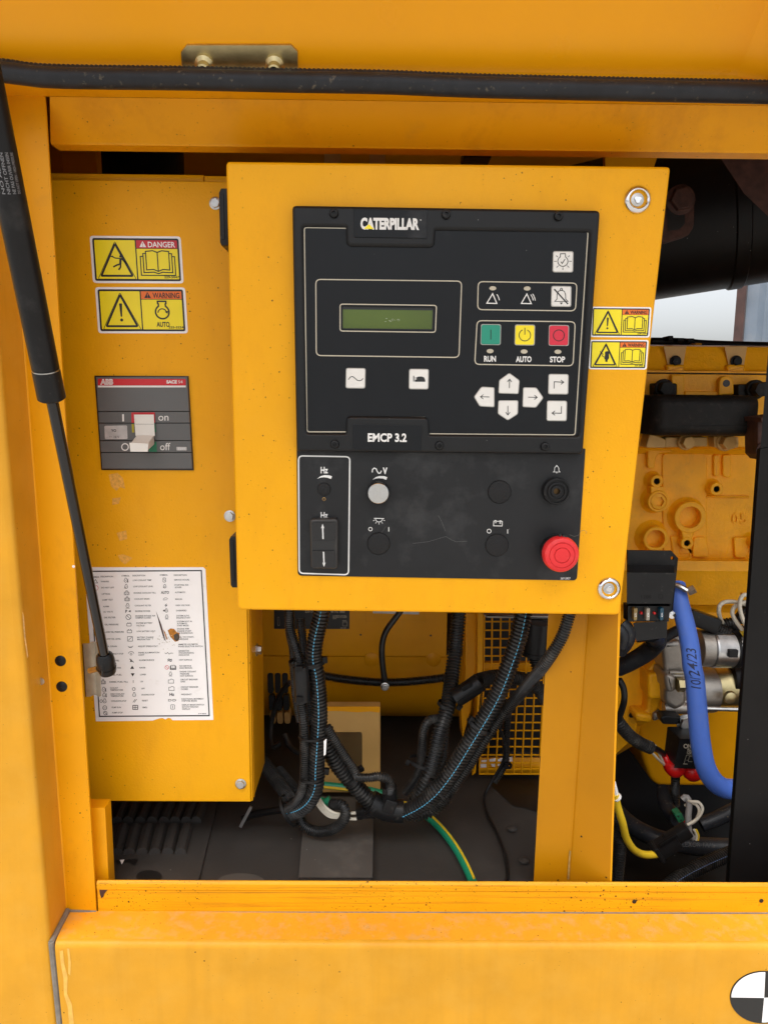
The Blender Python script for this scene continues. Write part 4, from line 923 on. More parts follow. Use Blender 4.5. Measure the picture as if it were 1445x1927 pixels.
aw.stroke(k2.l([(164, 420), (162, 366)]), 2.4, yq); aw.flat(k2.l([(162, 351), (169, 371), (155, 371)]), yq)
aw.stroke(k2.l([(166, 478), (168, 530)]), 2.4, yq); aw.flat(k2.l([(168, 546), (175, 527), (161, 527)]), yq)
part('arrow_print', aw, m_white, rk)
# voltage knob
q = k2(414, 206); rkn = 52 / 2.4083 * mpp(YS - .012)
kb = M(); n = 60; vs = []; fs = []; o = P(*q, YS)
prof = [(1.0, 0), (1.02, -.010), (.98, -.0125), (.90, -.013)]
for r_, d_ in prof:
    for i in range(n): a = 2 * math.pi * i / n; g = (1 if i % 2 else .965) if r_ > .95 else 1; vs.append((o.x + rkn * r_ * g * math.cos(a), YS + d_, o.z + rkn * r_ * g * math.sin(a)))
for k in range(3):
    for i in range(n): j = (i + 1) % n; fs.append((k * n + i, k * n + j, (k + 1) * n + j, (k + 1) * n + i))
fs.append(tuple(range(3 * n, 4 * n)))
kn = part('voltage_knob', kb.add(vs, fs), m_plastic, swp, 'knurled knob with a brushed aluminium cap', smooth=25)
o = P(*q, YS); m_cap = mat('spun_aluminium', (.50, .50, .49), .22, 1., var=.03, rvar=.05)
nt = m_cap.node_tree; bs = nt.nodes['Principled BSDF']; bs.inputs['Anisotropic'].default_value = .85
tn_ = nt.nodes.new('ShaderNodeTangent'); tn_.direction_type = 'RADIAL'; tn_.axis = 'Y'; nt.links.new(tn_.outputs[0], bs.inputs['Tangent'])
part('knob_cap', M().lathe(0, 0, [(rkn * .90, -.0128), (rkn * .90, -.0136), (rkn * .86, -.0140), (rkn * .3, -.0140), (.0001, -.0140)], 48, origin=(o.x, YS, o.z), axis=(0, 1, 0), cap=False), m_cap, kn)
# buzzer
q = k2(1212, 199); rb = 62 / 2.4083 * mpp(YS - .01); o = P(*q, YS)
bz = part('buzzer', M().lathe(0, 0, [(rb, 0), (rb, -.008), (rb * .95, -.0098), (rb * .86, -.0100), (rb * .82, -.0082), (rb * .70, -.0082), (rb * .66, -.0105), (rb * .58, -.0108), (rb * .54, -.0090), (rb * .46, -.0088), (rb * .42, -.0098), (rb * .24, -.0100), (rb * .22, -.004), (.0001, -.004)], 40, origin=(o.x, YS, o.z), axis=(0, 1, 0), cap=False), m_plastic, swp)
part('buzzer_mesh', M().lathe(0, 0, [(rb * .23, -.0045), (.0001, -.0046)], 16, origin=(o.x, YS, o.z), axis=(0, 1, 0), cap=False), mat('brass_mesh', (.16, .09, .03), .5, .6), bz)
# emergency stop
q = k2(1213, 466); o = P(*q, YS); re = 85 / 2.4083 * mpp(YS - .03)
es = part('emergency_stop', M().lathe(0, 0, [(re * .85, 0), (re * .85, -.012), (re * .7, -.013), (re * .7, -.02)], 32, origin=(o.x, YS, o.z), axis=(0, 1, 0)), m_plastic, swp, 'red mushroom emergency stop button')
prof = [(re * .80, -.018), (re * .98, -.0200), (re * 1.0, -.0235), (re * .985, -.0275), (re * .92, -.0300), (re * .80, -.0312), (re * .72, -.0315), (re * .715, -.0305), (re * .67, -.0305), (re * .665, -.0317), (re * .44, -.0319), (re * .435, -.0306), (re * .40, -.0306), (re * .395, -.0319), (.0001, -.0321)]
part('mushroom_head', M().lathe(0, 0, prof, 44, origin=(o.x, YS, o.z), axis=(0, 1, 0), cap=False), m_redp, es, smooth=35)
ck = M()
for q2 in ((1252, 403), (1236, 400), (1262, 406)):
    p = P(*k2(*q2), YS - .0265)
    ck.box((p.x - .001, p.y - .001, p.z - .0016), (p.x + .001, p.y + .003, p.z + .0006))
part('rim_notches', ck, m_ink, es)
# scratches rubbed into the plate
scr = M()
for pts in ([(685, 313), (700, 340), (718, 385)], [(570, 440), (640, 432), (720, 408), (745, 424), (772, 434)], [(770, 432), (816, 430)], [(430, 390), (448, 362)]): scr.stroke(k2.l(pts), .32, yw)
part('scratch', scr, mat('scratch_grey', (.16, .16, .155), .7), swp)
hs = M().stroke(k2.l([(1278, 400), (1300, 408), (1318, 404), (1330, 384), (1345, 380), (1358, 388), (1352, 397)]), .45, yw - .0002); part('hair', hs, mat('hair_grey', (.2, .18, .15), .7), swp)
# ================================================================== support column under the control box
colm = thing('support_column', 'yellow folded steel column standing under the control box', 'column', P(1080, 1650, .18))
def vquad(m, a, Ya, b, Yb, c, Yc, d, Yd): return m.add([P(*a, Ya), P(*b, Yb), P(*c, Yc), P(*d, Yd)], [(0, 1, 2, 3)])
eL = ((1031, 1159), (1003, 1672)); eK = ((1107, 1159), (1071, 1672)); eR = ((1162.5, 1159), (1147, 1672)); eRR = ((1167, 1159), (1150, 1672))
zc0, zc1 = FLOORZ - .06, P(1100, 1130, .1).z + .05
YCB, YCF = YFR - .002, YFR - .030
part('web', ruled([(*eL, YCB + .012), (*eL, YCB), (*sh(eK, -6), YCB), (*sh(eK, -2), YCB - .001)], zc0, zc1), m_paint_col_shade, colm, smooth=50)
part('flange', ruled([(*sh(eK, -2), YCB - .001), (*sh(eK, 1), YCB - .003), (*eR, YCF)], zc0, zc1), m_paint_col_shade, colm, smooth=40)
part('flange_edge', ruled([(*eR, YCF), (*eRR, YCF), (*eRR, YCF + .03)], zc0, zc1), m_paint_in, colm)
part('smudge', M().flat([(1071, 1600), (1074, 1602), (1072, 1625), (1072, 1655), (1067, 1655), (1069, 1625)], YCB - .0012), mat('grey_smudge', (.36, .22, .06), .6, var=.4, vscale=90), colm)

# ================================================================== floor furniture
fz = FLOORZ
def CAMclip(v): return Vector((v.x, max(v.y, YFR + .0005), v.z))
def fpoly(m, pts, h, z0=None):
    z1 = fz + h; vs = [PZ(x, y, z1) for x, y in pts]; vs = [CAMclip(v) for v in vs]; n = len(pts); lo = [Vector((v.x, v.y, z0 if z0 is not None else fz - .001)) for v in vs]
    return m.add(vs + lo, [tuple(range(n))] + [(i, (i + 1) % n, n + (i + 1) % n, n + i) for i in range(n)])
solo('cross_member', fpoly(M(), [(578, 1500), (702, 1500), (700, 1540), (697, 1700), (557, 1700)], .012), m_member, 'dusty grey steel channel lying on the bay floor', 'channel', bevel=.002)
lv = thing('louvred_panel', 'dark louvred floor panel under the breaker cabinet', 'vent panel', PZ(300, 1600, fz))
part('plate', fpoly(M(), [(150, 1470), (420, 1470), (405, 1530), (362, 1690), (140, 1690)], .004), m_floor, lv)
l0 = None
for row, (va, vb, us) in enumerate((((392), 478, [640, 700, 765, 830, 895, 955, 1015, 1070]), (514, 650, [640, 705, 775, 845, 915, 985]))):
    for u in us:
        a = PZ(*t6(u + 34, va), fz + .006); b = PZ(*t6(u - 2, vb), fz + .006)
        part('louvre', M().tube([a, a.lerp(b, .12), a.lerp(b, .88), b], .0075, 8, world=True, step=.01), m_floor, lv)
hp = [PZ(*t6(*q), fz + .0046) for q in circ(812, 778, 70, 22, 34)]
part('round_hole', M().add(hp, [tuple(range(22))]), m_ink, lv)
hp = [PZ(*t6(*q), fz + .0046) for q in [(630, 688), (755, 684), (735, 720), (700, 700), (640, 712)]]
part('slot', M().add(hp, [tuple(range(5))]), m_ink, lv)
hp = [PZ(*t6(*q), fz + .006) for q in [(653, 688), (680, 686), (664, 713)]]
part('paper_scrap', M().add(hp, [(0, 1, 2)]), m_sticker, lv)
hp = [PZ(*t6(*q), fz + .003) for q in circ(1310, 810, 132, 26, 50)]
solo('cover_disc', M().add(hp + [h - Vector((0, 0, .004)) for h in hp], [tuple(range(26))] + [(i, (i + 1) % 26, 26 + (i + 1) % 26, 26 + i) for i in range(26)]), m_member, 'grey round cover plate on the floor below the breaker cabinet', 'cover plate')
for q in ((985, 1620), (963, 1560)):
    c = PZ(*q, fz + .003); part_ = solo('floor_bolt', M().lathe(0, 0, [(.007, 0), (.007, .002), (.004, .0035), (.0001, .004)], 14, origin=c, axis=(0, 0, 1), cap=False), m_floor, 'dark floor bolt head near the thin black cable' if q[0] > 970 else 'dark floor bolt head below the yellow grille', 'bolt')
# black patch on the floor under the guard
hp = [PZ(*k8(*q), fz + .0012) for q in [(500, 1195), (560, 1255), (640, 1330), (720, 1340), (800, 1370), (900, 1370), (900, 1120), (500, 1110)]]
part('black_floor_patch', M().add(hp, [tuple(range(8))]), mat('black_floor_patch', (.006, .005, .005), .35), bpy.data.objects['base_floor'])
solo('rear_post', M().box((P(150, 1600, YFR).x, YFR - .02, fz - .06), (P(214.5, 1600, YFR).x, YFR - .001, P(200, 1500, YFR).z - .002)), m_paint_in, 'yellow steel post behind the foot of the breaker cabinet', 'post')

# ================================================================== alternator behind
YA = .46
alt = thing('alternator', 'yellow alternator housing at the back of the bay', 'alternator', P(700, 1390, YA + .15))
za = lambda v: P(*k7(700, v), YA).z
x0 = P(440, 1300, YA).x - .03; x1 = P(*k8(205, 300), YA).x
prof = [(YA, za(-900)), (YA, za(362))]
part('terminal_box', M().loop3([(x0, za(-900)), (x1, za(-900)), (x1, za(361)), (x0, za(361))], YA - .004, YA + .3, .001), m_paint_in, alt)
cyl = [(YA + .002, za(358)), (YA + .002, za(420)), (YA + .001, za(500))]
for k in range(1, 11):
    a = R_(9 * k); cyl.append((YA + .001 + .20 * (1 - math.cos(a)), za(500) - .135 * math.sin(a)))
part('barrel', sweepx(cyl, x0 - .1, x1 + .06), m_paint_in, alt, smooth=50)
part('barrel_strap', sweepx([(YA - .002, za(366)), (YA - .003, za(368)), (YA - .003, za(418)), (YA, za(421))], x0, x1 - .002), m_paint_in, alt)
for q in ((908, 384), (1313, 384)):
    part('cap_screw', M().lathe(*k7(*q), [(.0125, YA), (.0125, YA - .004), (.0108, YA - .005), (.0001, YA - .0052)], 20, Yc=YA, cap=False), m_paint_in, alt)
for q in ((836, 226), (1297, 231)): part('small_hole', M().lathe(*k7(*q), [(.0017, YA - .0042), (.0015, YA - .0044), (.0001, YA - .0044)], 10, Yc=YA - .004, cap=False), m_ink, alt)
part('recess_panel', M().prism(k7.l([(870, 30), (1265, 30), (1262, 143), (872, 140)]), YA - .0052, YA - .004, .0006), m_paint_in, alt)
part('grey_tag', M().prism(k7.l([(917, 40), (1222, 40), (1220, 92), (917, 84)]), YA - .0062, YA - .005), m_silver, alt)
dp = part('data_plate', M().prism(k7.l([(266, -40), (764, -40), (762, 188), (266, 187)]), YA - .0052, YA - .004), m_ink, alt, 'black data plate with white print')
tt = M()
tt.text('220-240', 470, 80, 14, 70, YA - .0055, mp=k7); tt.text('60 Hz 1800', 640, 80, 14, 92, YA - .0055, mp=k7)
for i, t in enumerate(('CATERPILLAR INC.', 'PEORIA, IL 61629', 'USA')): tt.text(t, 652, 105 + i * 9, 7, 92 if i < 2 else 26, YA - .0055, mp=k7)
tt.stroke(k7.l([(718, 142), (747, 142), (747, 168), (718, 168)]), .5, YA - .0055, True); tt.text('SERIAL', 716, 137, 6, 30, YA - .0055, mp=k7); tt.text('234-1127', 702, 185, 7, 38, YA - .0055, mp=k7)
tt.stroke(k7.l([(288, 110), (300, 110), (302, 165), (290, 165)]), .4, YA - .0055, True)
part('lettering', tt, m_cream, dp)
for i, u in enumerate((222, 270, 318)):
    for (va, vb) in ((480, 612), (624, 725), (738, 812)):
        s_ = (va - 480) * .055
        yy = YA + .0005 if va < 700 else YA + .004
        part('vent_slot', M().prism(rquad(k7.l([(u + s_, va), (u + 38 + s_, va), (u + 41 + s_, vb), (u + 4 + s_, vb)]), 4.5, 4), YA - .0008 if va < 700 else YA - .0015, YA + .02), m_ink if va < 700 else m_tan, alt)
ft = part('mounting_foot', M().prism(rquad(k7.l([(560, 698), (966, 698), (966, 1268), (560, 1268)]), 2, 2), .285, .302, .002, holes=[rquad(k7.l([(640, 867), (846, 867), (846, 1135), (640, 1135)]), [0, 5, 3, 0], 4)]), m_tan, alt, 'dusty tan mounting foot with a rectangular window')
part('paint_drip', M().prism(rquad(k7.l([(560, 700), (964, 700), (962, 740), (900, 732), (820, 738), (700, 730), (560, 728)]), 2, 2), .2842, .2855), m_paint_in, ft)
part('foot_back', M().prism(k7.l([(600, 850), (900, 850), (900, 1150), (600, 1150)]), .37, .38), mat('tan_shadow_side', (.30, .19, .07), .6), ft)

# ---- guard grille beside the alternator
YG = .335
gd = thing('fan_guard', 'yellow wire mesh guard with white paint dabs beside the column', 'guard', P(960, 1455, YG))
part('side_strip', M().prism(k9.l([(225, 20), (290, 20), (280, 700), (205, 1780), (165, 1810), (175, 1640), (215, 1560)]), YG - .004, YG + .05, .001), m_paint_in, gd)
part('back_plate', M().prism(k9.l([(235, 20), (1100, 20), (1100, 1790), (230, 1790)]), YG + .10, YG + .11), m_ink, gd)
gx = lambda u, v: u - max(0, v - 560) * .045
bars_u = [300, 385, 480, 578, 675, 765, 860, 955]
rows_v = [115, 210, 303, 400, 492, 575, 660, 760, 860, 955, 1045, 1133, 1224, 1312, 1402, 1490, 1580]
for u in bars_u: part('mesh_bar', M().tube([(*k9(u, 30), YG), (*k9(u, 560), YG), (*k9(gx(u, 1080), 1080), YG), (*k9(gx(u, 1590), 1590), YG)], .0013, 6, step=.2), m_paint_in, gd)
for v in rows_v: part('mesh_bar', M().tube([(*k9(gx(290, v), v), YG + .002), (*k9(gx(960, v), v), YG + .002)], .0013, 6, step=.2), m_paint_in, gd)
part('middle_band', M().prism(k9.l([(283, 582), (990, 582), (985, 660), (280, 660)]), YG + .006, YG + .02, .001), m_paint_in, gd)
part('lower_tray', M().add([P(*k9(u, v), y) for v, y in ((1600, YG + .045), (1612, YG + .012), (1690, YG + .006), (1740, YG + .006), (1795, YG + .014)) for u in (238, 905)], [(2 * i, 2 * i + 1, 2 * i + 3, 2 * i + 2) for i in range(4)]), m_paint_in, gd, smooth=60)
for v in (1670, 1735, 1790): part('mesh_bar', M().tube([(*k9(240, v), YG), (*k9(900, v), YG)], .0013, 6, step=.2), m_paint_in, gd)
for u in bars_u[:-1]: part('mesh_bar', M().tube([(*k9(gx(u, 1590), 1590), YG), (*k9(gx(u, 1590) - 8, 1670), YG - .002), (*k9(gx(u, 1590) - 8, 1790), YG)], .0013, 6, step=.02), m_paint_in, gd)
for q in ([(265, 1640), (325, 1632), (330, 1660), (262, 1664)], [(352, 1630), (420, 1615), (428, 1650), (356, 1655)], [(448, 1628), (500, 1610), (505, 1655), (445, 1650)], [(258, 1680), (325, 1676), (328, 1718), (255, 1722)], [(372, 1676), (420, 1672), (415, 1712), (380, 1710)], [(445, 1676), (480, 1670), (480, 1702), (445, 1700)], [(570, 1610), (605, 1595), (610, 1650), (575, 1655)]):
    part('paint_dab', M().flat(k9.l(q), YG + .0045), m_sticker, gd)
part('flange_rib', M().prism(k9.l([(95, 20), (225, 20), (215, 560), (150, 1100), (60, 1400), (40, 1100), (90, 700)]), YG + .02, YG + .06, .002), m_paint_in, gd)
# grey tray edge and cable connector behind the conduits
solo('grey_tray', M().prism(rquad(k9.l([(295, 42), (1160, 60), (1165, 95), (320, 78)]), 2), .30, .36, .002), m_alu, 'grey metal tray edge just under the control box', 'tray')

# ================================================================== conduits, cables, ties
def conduit(name, K_, pts, wpx, label, Y=None, corr=True, mt=None, stripe=None, group='corrugated cable conduits', cat='conduit', pitch=None, ref=None):
    p = [(*K_(q[0], q[1]), q[2] if len(q) > 2 else Y) for q in pts]
    ym = sum(q[2] for q in p) / len(p); r = wpx * (1.10 if corr else 1.0) / K_.s / 2 * mpp(ym)
    pi = pitch or max(.0028, r * .42)
    m = M().tube(p, r, 14 if r > .006 else 10, corr=(pi, r * .22) if corr else None)
    if not stripe: return solo(name, m, mt or m_conduit, label, cat, group if corr else None, smooth=30)
    t = thing(name, label, cat, P(*p[-1]), group if corr else None)
    part('sleeve', m, mt or m_conduit, t, smooth=30)
    # stripe follows the face turned to the camera, shifted sideways by stripe[0] radii
    off, sm, sr = stripe; w = [P(*q) for q in p]; c = catmull(w, .01); sp_ = []
    for i in range(len(c)):
        tg_ = (c[min(len(c) - 1, i + 1)] - c[max(0, i - 1)]).normalized(); tc = (CAM - c[i]).normalized(); tc = (tc - tg_ * tc.dot(tg_)).normalized(); sd2 = tg_.cross(tc)
        th = math.asin(max(-.95, min(.95, off))); sp_.append(c[i] + (tc * math.cos(th) + sd2 * math.sin(th)) * (r * .975))
    ds = catmull(sp_, pi if corr else .004); sm_ = M()
    if corr:
        for i in range(len(ds) - 1): sm_.tube([ds[i].lerp(ds[i + 1], .12), ds[i].lerp(ds[i + 1], .72)], sr, 5, world=True, step=1)
    else: sm_.tube(ds, sr, 8, world=True, step=.004)
    part('stripe', sm_, sm, t)
    return t
def tie(px, py, Y, ang, a, b, head=None, label='', w=.0045, mt=None):
    """nylon tie: elliptical band round a bundle; ang = photo direction of the bundle"""
    o = P(px, py, Y); aa = R_(-ang); ax = Vector((math.cos(aa), 0, math.sin(aa))); u = Vector((-math.sin(aa), 0, math.cos(aa))); v = Vector((0, -1, 0))
    A, B = a * mpp(Y), b * mpp(Y); n = 30; vs = []; fs = []
    for i in range(n):
        t = 2 * math.pi * i / n; c, s_ = math.cos(t), math.sin(t)
        for (k, l) in ((0, -1), (.0012, -1), (.0012, 1), (0, 1)): vs.append(o + u * ((A + k) * c) + v * ((B + k) * s_) + ax * (l * w / 2))
    for i in range(n):
        j = (i + 1) % n
        for k in range(4): l = (k + 1) % 4; fs.append((4 * i + k, 4 * j + k, 4 * j + l, 4 * i + l))
    t = thing('cable_tie', label, 'cable tie', o, 'black nylon cable ties on the conduits')
    part('strap', M().add(vs, fs), m_plastic, t)
    if head: part('head', M().obb(head[0], head[1], Y - b * mpp(Y) * .3, ang + (head[2] if len(head) > 2 else 0), .0080, .006, .0065), m_dark, t, bevel=.0008)
    return t
def FP(u, v, h=.0075):
    q = k8(u, v); return (u, v, PZ(*q, fz + h).y)
# left bundle
conduit('conduit', k7, [(365, 10, .15), (372, 180, .15), (405, 300, .145), (432, 400, .14), (437, 560, .135), (450, 700, .135), (465, 850, .13), (468, 1000, .13), (468, 1120, .13), (458, 1230, .13), (420, 1320, .14), (360, 1375, .15)], 66, 'slim black conduit at the left edge of the left bundle')
conduit('conduit', k7, [(590, 10, .13), (572, 120, .13), (540, 250, .13), (527, 380, .13), (545, 480, .13), (560, 620, .13), (565, 780, .13), (556, 950, .13), (545, 1120, .13), (540, 1230, .13), (500, 1320, .135), (440, 1375, .145), (380, 1400, .16)], 104, 'thick black conduit with a blue stripe in the left bundle', stripe=(.12, m_stripe, .0006))
conduit('conduit', k7, [(440, 120, .19), (455, 260, .18), (470, 400, .17), (485, 560, .165), (490, 700, .16), (495, 820, .155)], 58, 'rear black conduit squeezed between the two left conduits')
conduit('conduit', k7, [(352, 40, .185), (358, 200, .18), (384, 330, .175), (390, 480, .17), (400, 620, .165), (430, 800, .16)], 40, 'thin black conduit at the far left of the left bundle')
# strain relief clip
o = solo('conduit_clip', M().tube([(*k13(255, 640), .118), (*k13(265, 800), .116), (*k13(272, 985), .118)], .0098, 14), m_plastic, 'smooth black split sleeve clipped on the left conduit bundle', 'conduit joint')
part('latch', M().obb(*k13(245, 975), .107, 0, .008, .004, .006), m_dark, o); part('latch', M().obb(*k13(240, 655), .107, 0, .008, .004, .006), m_dark, o)
part('rib', M().obb(*k13(215, 810), .109, 88, .055, .002, .002), m_plastic, o)
tie(*k7(483, 405), .137, 87, 34, 30, (*k7(600, 390), 0), 'upper cable tie round the left conduit bundle')
tie(*k7(518, 885), .133, 88, 26, 26, (*k7(634, 850), 20), 'middle cable tie round the left conduit bundle', w=.003)
tie(*k7(517, 1155), .133, 88, 24, 26, (*k7(612, 1125), 10), 'lower cable tie round the left conduit bundle', w=.003)
part_tag = solo('paper_tag', M().prism(k10.l([(527, 70), (552, 50), (545, 190), (527, 205)]), .116, .117), m_sticker, 'narrow white paper tag on the left conduit bundle', 'tag')
# trunk towards the tee
conduit('conduit', k7, [(590, 880, .15), (625, 975, .15), (690, 1085, .15), (770, 1185, .15), (850, 1275, .15), (920, 1345, .15)], 112, 'thick black conduit running down from the left bundle to the tee')
conduit('conduit', k7, [(615, 830, .125), (660, 910, .125), (730, 1020, .125), (790, 1110, .125), (815, 1160, .13)], 58, 'thin black conduit alongside the thick trunk conduit')
conduit('conduit', k7, [(800, 1165, .125), (880, 1168, .125), (960, 1160, .125), (1018, 1180, .128), (1030, 1225, .13), (1026, 1262, .135)], 62, 'short black conduit curling into the tee stub')
tie(*k10(800, 420), .143, 48, 17, 17, (*k10(862, 320), 10), 'cable tie round the trunk conduit near the tee')
te = thing('conduit_tee', 'smooth black plastic tee joining the conduits', 'conduit joint', P(*k7(1010, 1360), .15))
part('tee_body', M().tube([(*k10(950, 620), .150), (*k10(1100, 690), .150), (*k10(1245, 705), .150)], .0152, 20), m_plastic, te, smooth=50)
part('tee_stub', M().tube([(*k10(1125, 600), .146), (*k10(1122, 485), .137)], .0096, 16), m_plastic, te)
part('tee_collar', M().tube([(*k10(962, 640), .150), (*k10(985, 655), .150)], .0160, 20), m_plastic, te)
part('tee_latch', M().obb(*k10(1125, 665), .134, 18, .015, .004, .018), m_plastic, te, bevel=.0008)
part('stub_latch', M().obb(*k10(1082, 530), .128, 5, .006, .003, .007), m_dark, te, bevel=.0005)
conduit('conduit', k7, [(1100, 1385, .15), (1180, 1400, .15), (1260, 1390, .15), (1330, 1350, .15), (1400, 1290, .15)], 105, 'thick black conduit leaving the tee to the right')
# lower left
conduit('conduit', k7, [(150, 1000, .28), (205, 1080, .26), (270, 1170, .23), (340, 1260, .20), (390, 1340, .17)], 90, 'black conduit rising from the tee area to the breaker cabinet')
conduit('conduit', k7, [(300, 1120, .30), (360, 1190, .27), (420, 1270, .24)], 66, 'shadowed black conduit behind the lower left bundle')
conduit('conduit', k10, [(300, 720, .17), (330, 810, .165), (400, 870, .16), (500, 890, .155), (610, 865, .15), (695, 800, .145), (725, 720, .145), (690, 650, .15), (600, 640, .16)], 98, 'black conduit looping forward below the left bundle')
solo('cable', M().tube([(*k10(590, 600), .165), (*k10(540, 632), .165), (*k10(500, 615), .17)], .006, 10), m_green, 'green cable end inside the lower loop of conduit', 'cable')
for i in range(4):
    solo('wire', M().tube([(*k10(440 + i * 16, 600 - i * 3), .160), (*k10(500 + i * 12, 690 - i * 10), .156 - i * .002), (*k10(580 + i * 8, 755 - i * 14), .154 - i * .002), (*k10(690, 765 - i * 10), .150)], .0018, 8), m_wire, ('lowest', 'second lowest', 'second highest', 'highest')[i] + ' cream wire in the fan inside the lower conduit loop', 'wire', 'fan of cream wires in the loop')
for v, tx_ in ((725, 'upper'), (775, 'lower')): solo('wire', M().tube([(*k10(750, v), .15), (*k10(825, v - 4 if v < 750 else v), .15)], .0020, 8), m_wire, tx_ + ' cream wire stub entering the grey plug below the trunk conduit', 'wire')
pg = thing('plug_connector', 'dark grey plug connector lying below the tee', 'connector', P(*k10(910, 740), .15))
part('shell', M().prism(k10.l([(812, 695), (925, 690), (1040, 745), (1060, 775), (822, 785)]), .145, .165, .002), m_plastic, pg)
for q in ((845, 715), (905, 715), (850, 760)): part('lock_tab', M().obb(*k10(*q), .144, 2, .007, .003, .006), m_dark, pg, bevel=.0005)
conduit('cable_sleeve', k7, [(60, 1440, .20), (130, 1410, .20), (230, 1390, .19), (330, 1375, .18)], 52, 'black taped cable running left from the lower bundle', corr=False, mt=m_dark, cat='cable')
part('cut_end', M().obb(*k7(80, 1425), .195, -63, .034, .003, .004), m_zinc, bpy.data.objects['cable_sleeve'])
tie(*k7(365, 1385), .165, 148, 32, 30, (*k7(345, 1350), 20), 'cable tie gathering the bottom of the left bundle', w=.004)
conduit('black_hose', k7, [(370, 540, .30), (325, 590, .31), (280, 680, .33), (250, 800, .34), (243, 900, .33), (262, 965, .32), (310, 940, .32)], 36, 'thin black hose drooping in front of the vent slots', corr=False, cat='hose')
conduit('black_hose', k7, [(335, 880, .34), (370, 960, .33), (420, 1000, .32), (500, 1030, .31)], 40, 'short black hose on the floor behind the left bundle', corr=False, cat='hose')
# back of the bay
conduit('conduit', k7, [(560, 490, .40), (700, 515, .40), (850, 532, .40), (1000, 540, .40), (1150, 535, .40), (1300, 520, .40), (1420, 505, .40)], 56, 'long horizontal black conduit across the alternator')
conduit('black_hose', k7, [(1130, 20, .37), (1080, 95, .37), (1005, 200, .37), (978, 290, .37), (978, 400, .37), (990, 500, .37), (996, 560, .37)], 42, 'smooth black hose hanging over the horizontal conduit', corr=False, cat='hose')
part('hose_screw', M().hexbolt(*k7(995, 567), .005, .355, .006), m_zinc, bpy.data.objects['black_hose.002'])
# right bundle
conduit('conduit', k8, [(290, 20, .27), (278, 180, .26), (262, 330, .25), (240, 500, .23), (215, 680, .20), (165, 850, .18), (135, 990, .17), (100, 1120, .16), (45, 1240, .155), (0, 1310, .155)], 98, 'thick dark conduit dropping left of the mesh guard')
conduit('conduit', k8, [(150, 765, .19), (90, 780, .18), (58, 850, .175), (48, 950, .175), (38, 1060, .18), (0, 1160, .19), (-60, 1240, .20)], 58, 'slim black conduit looping left of the thick dark conduit')
conduit('conduit', k8, [(205, 800, .23), (200, 900, .22), (190, 1010, .21), (150, 1110, .20)], 46, 'thin rear conduit behind the thick dark conduit')
tie(*k8(62, 1050), .172, 105, 31, 24, (*k8(-44, 1045), 0), 'cable tie left of the right conduit bundle')
tie(*k8(205, 680), .20, 112, 17, 17, (*k8(290, 690), 10), 'cable tie under the inclined conduit joint')
cj = thing('conduit_joint', 'smooth black conduit joint slanting across the thick dark conduit', 'conduit joint', P(*k9(140, 850), .21))
part('joint_body', M().tube([(*k9(-20, 960), .20), (*k9(120, 870), .20), (*k9(255, 775), .20)], .0128, 18), m_plastic, cj)
part('joint_seam', M().obb(*k9(150, 915), .1875, -32, .040, .002, .0015), m_dark, cj)
part('joint_latch', M().obb(*k9(100, 830), .1885, -32, .014, .004, .006), m_dark, cj, bevel=.0005)
conduit('conduit', k9, [(240, 760, .22), (340, 735, .23), (450, 720, .24), (560, 730, .25), (680, 740, .26), (800, 790, .27), (900, 860, .28), (980, 980, .30)], 150, 'thick conduit crossing behind the blue-striped right conduit')
vc = thing('round_connector', 'black round connector in the shadow left of the column', 'connector', P(*k9(870, 480), .29))
part('barrel', M().tube([(*k9(900, 120), .29), (*k9(880, 300), .29), (*k9(860, 480), .29)], .0205, 18), m_plastic, vc)
part('ring', M().tube([(*k9(866, 440), .29), (*k9(862, 480), .29)], .0225, 18), m_plastic, vc)
conduit('conduit', k9, [(850, 470, .29), (860, 560, .29), (890, 640, .285), (900, 720, .28)], 130, 'short conduit below the round black connector')
conduit('conduit', k9, [(760, 130, .30), (900, 130, .30), (1010, 115, .30), (1130, 80, .30)], 75, 'short conduit tucked under the grey tray')
conduit('conduit', k8, [(720, -20, .12), (702, 90, .12), (668, 250, .12), (615, 410, .12), (545, 590, .12), (460, 750, .12), (350, 930, .12), (240, 1105, .122), (140, 1235, .126), (40, 1320, .135), (-60, 1375, .145)], 112, 'thick black conduit with a blue stripe in the right bundle', stripe=(-.28, m_stripe, .00055))
conduit('conduit', k8, [(1030, -20, YCB - .018), (1000, 90, YCB - .018), (950, 240, YCB - .018), (850, 400, YCB - .010), (700, 585, .12), (560, 745, .14), (440, 920, .14), (335, 1085, .14), (240, 1220, .14), (140, 1325, .145), (40, 1385, .15)], 74, 'slimmer conduit running beside the blue-striped right conduit')
tie(*k9(240, 1260), .125, 122, 25, 23, (*k9(155, 1195), 0), 'upper cable tie round the right conduit bundle')
tie(*k8(165, 1225), .130, 130, 28, 24, None, 'lower cable tie round the right conduit bundle', w=.003)
conduit('conduit', k9, [(560, 1090, .31), (540, 1300, .31), (535, 1500, .31), (535, 1620, .305), (490, 1750, .30), (400, 1880, .295)], 84, 'thin conduit hanging in front of the mesh guard')
conduit('black_cable', k8, [(540, 800, .295), (580, 920, .295), (572, 1040, .295), (500, 1170, .29), FP(452, 1270, .01), FP(470, 1380, .004), FP(530, 1500, .004), FP(580, 1630, .004), FP(604, 1750, .004), FP(600, 1815, .004)], 22, 'thin black cable snaking from the mesh guard to the sill', corr=False, cat='cable', mt=m_plastic)
tie(*k9(540, 1690), .30, 100, 10, 10, (*k9(540, 1690), 0), 'cable tie on the thin conduit at the mesh guard')
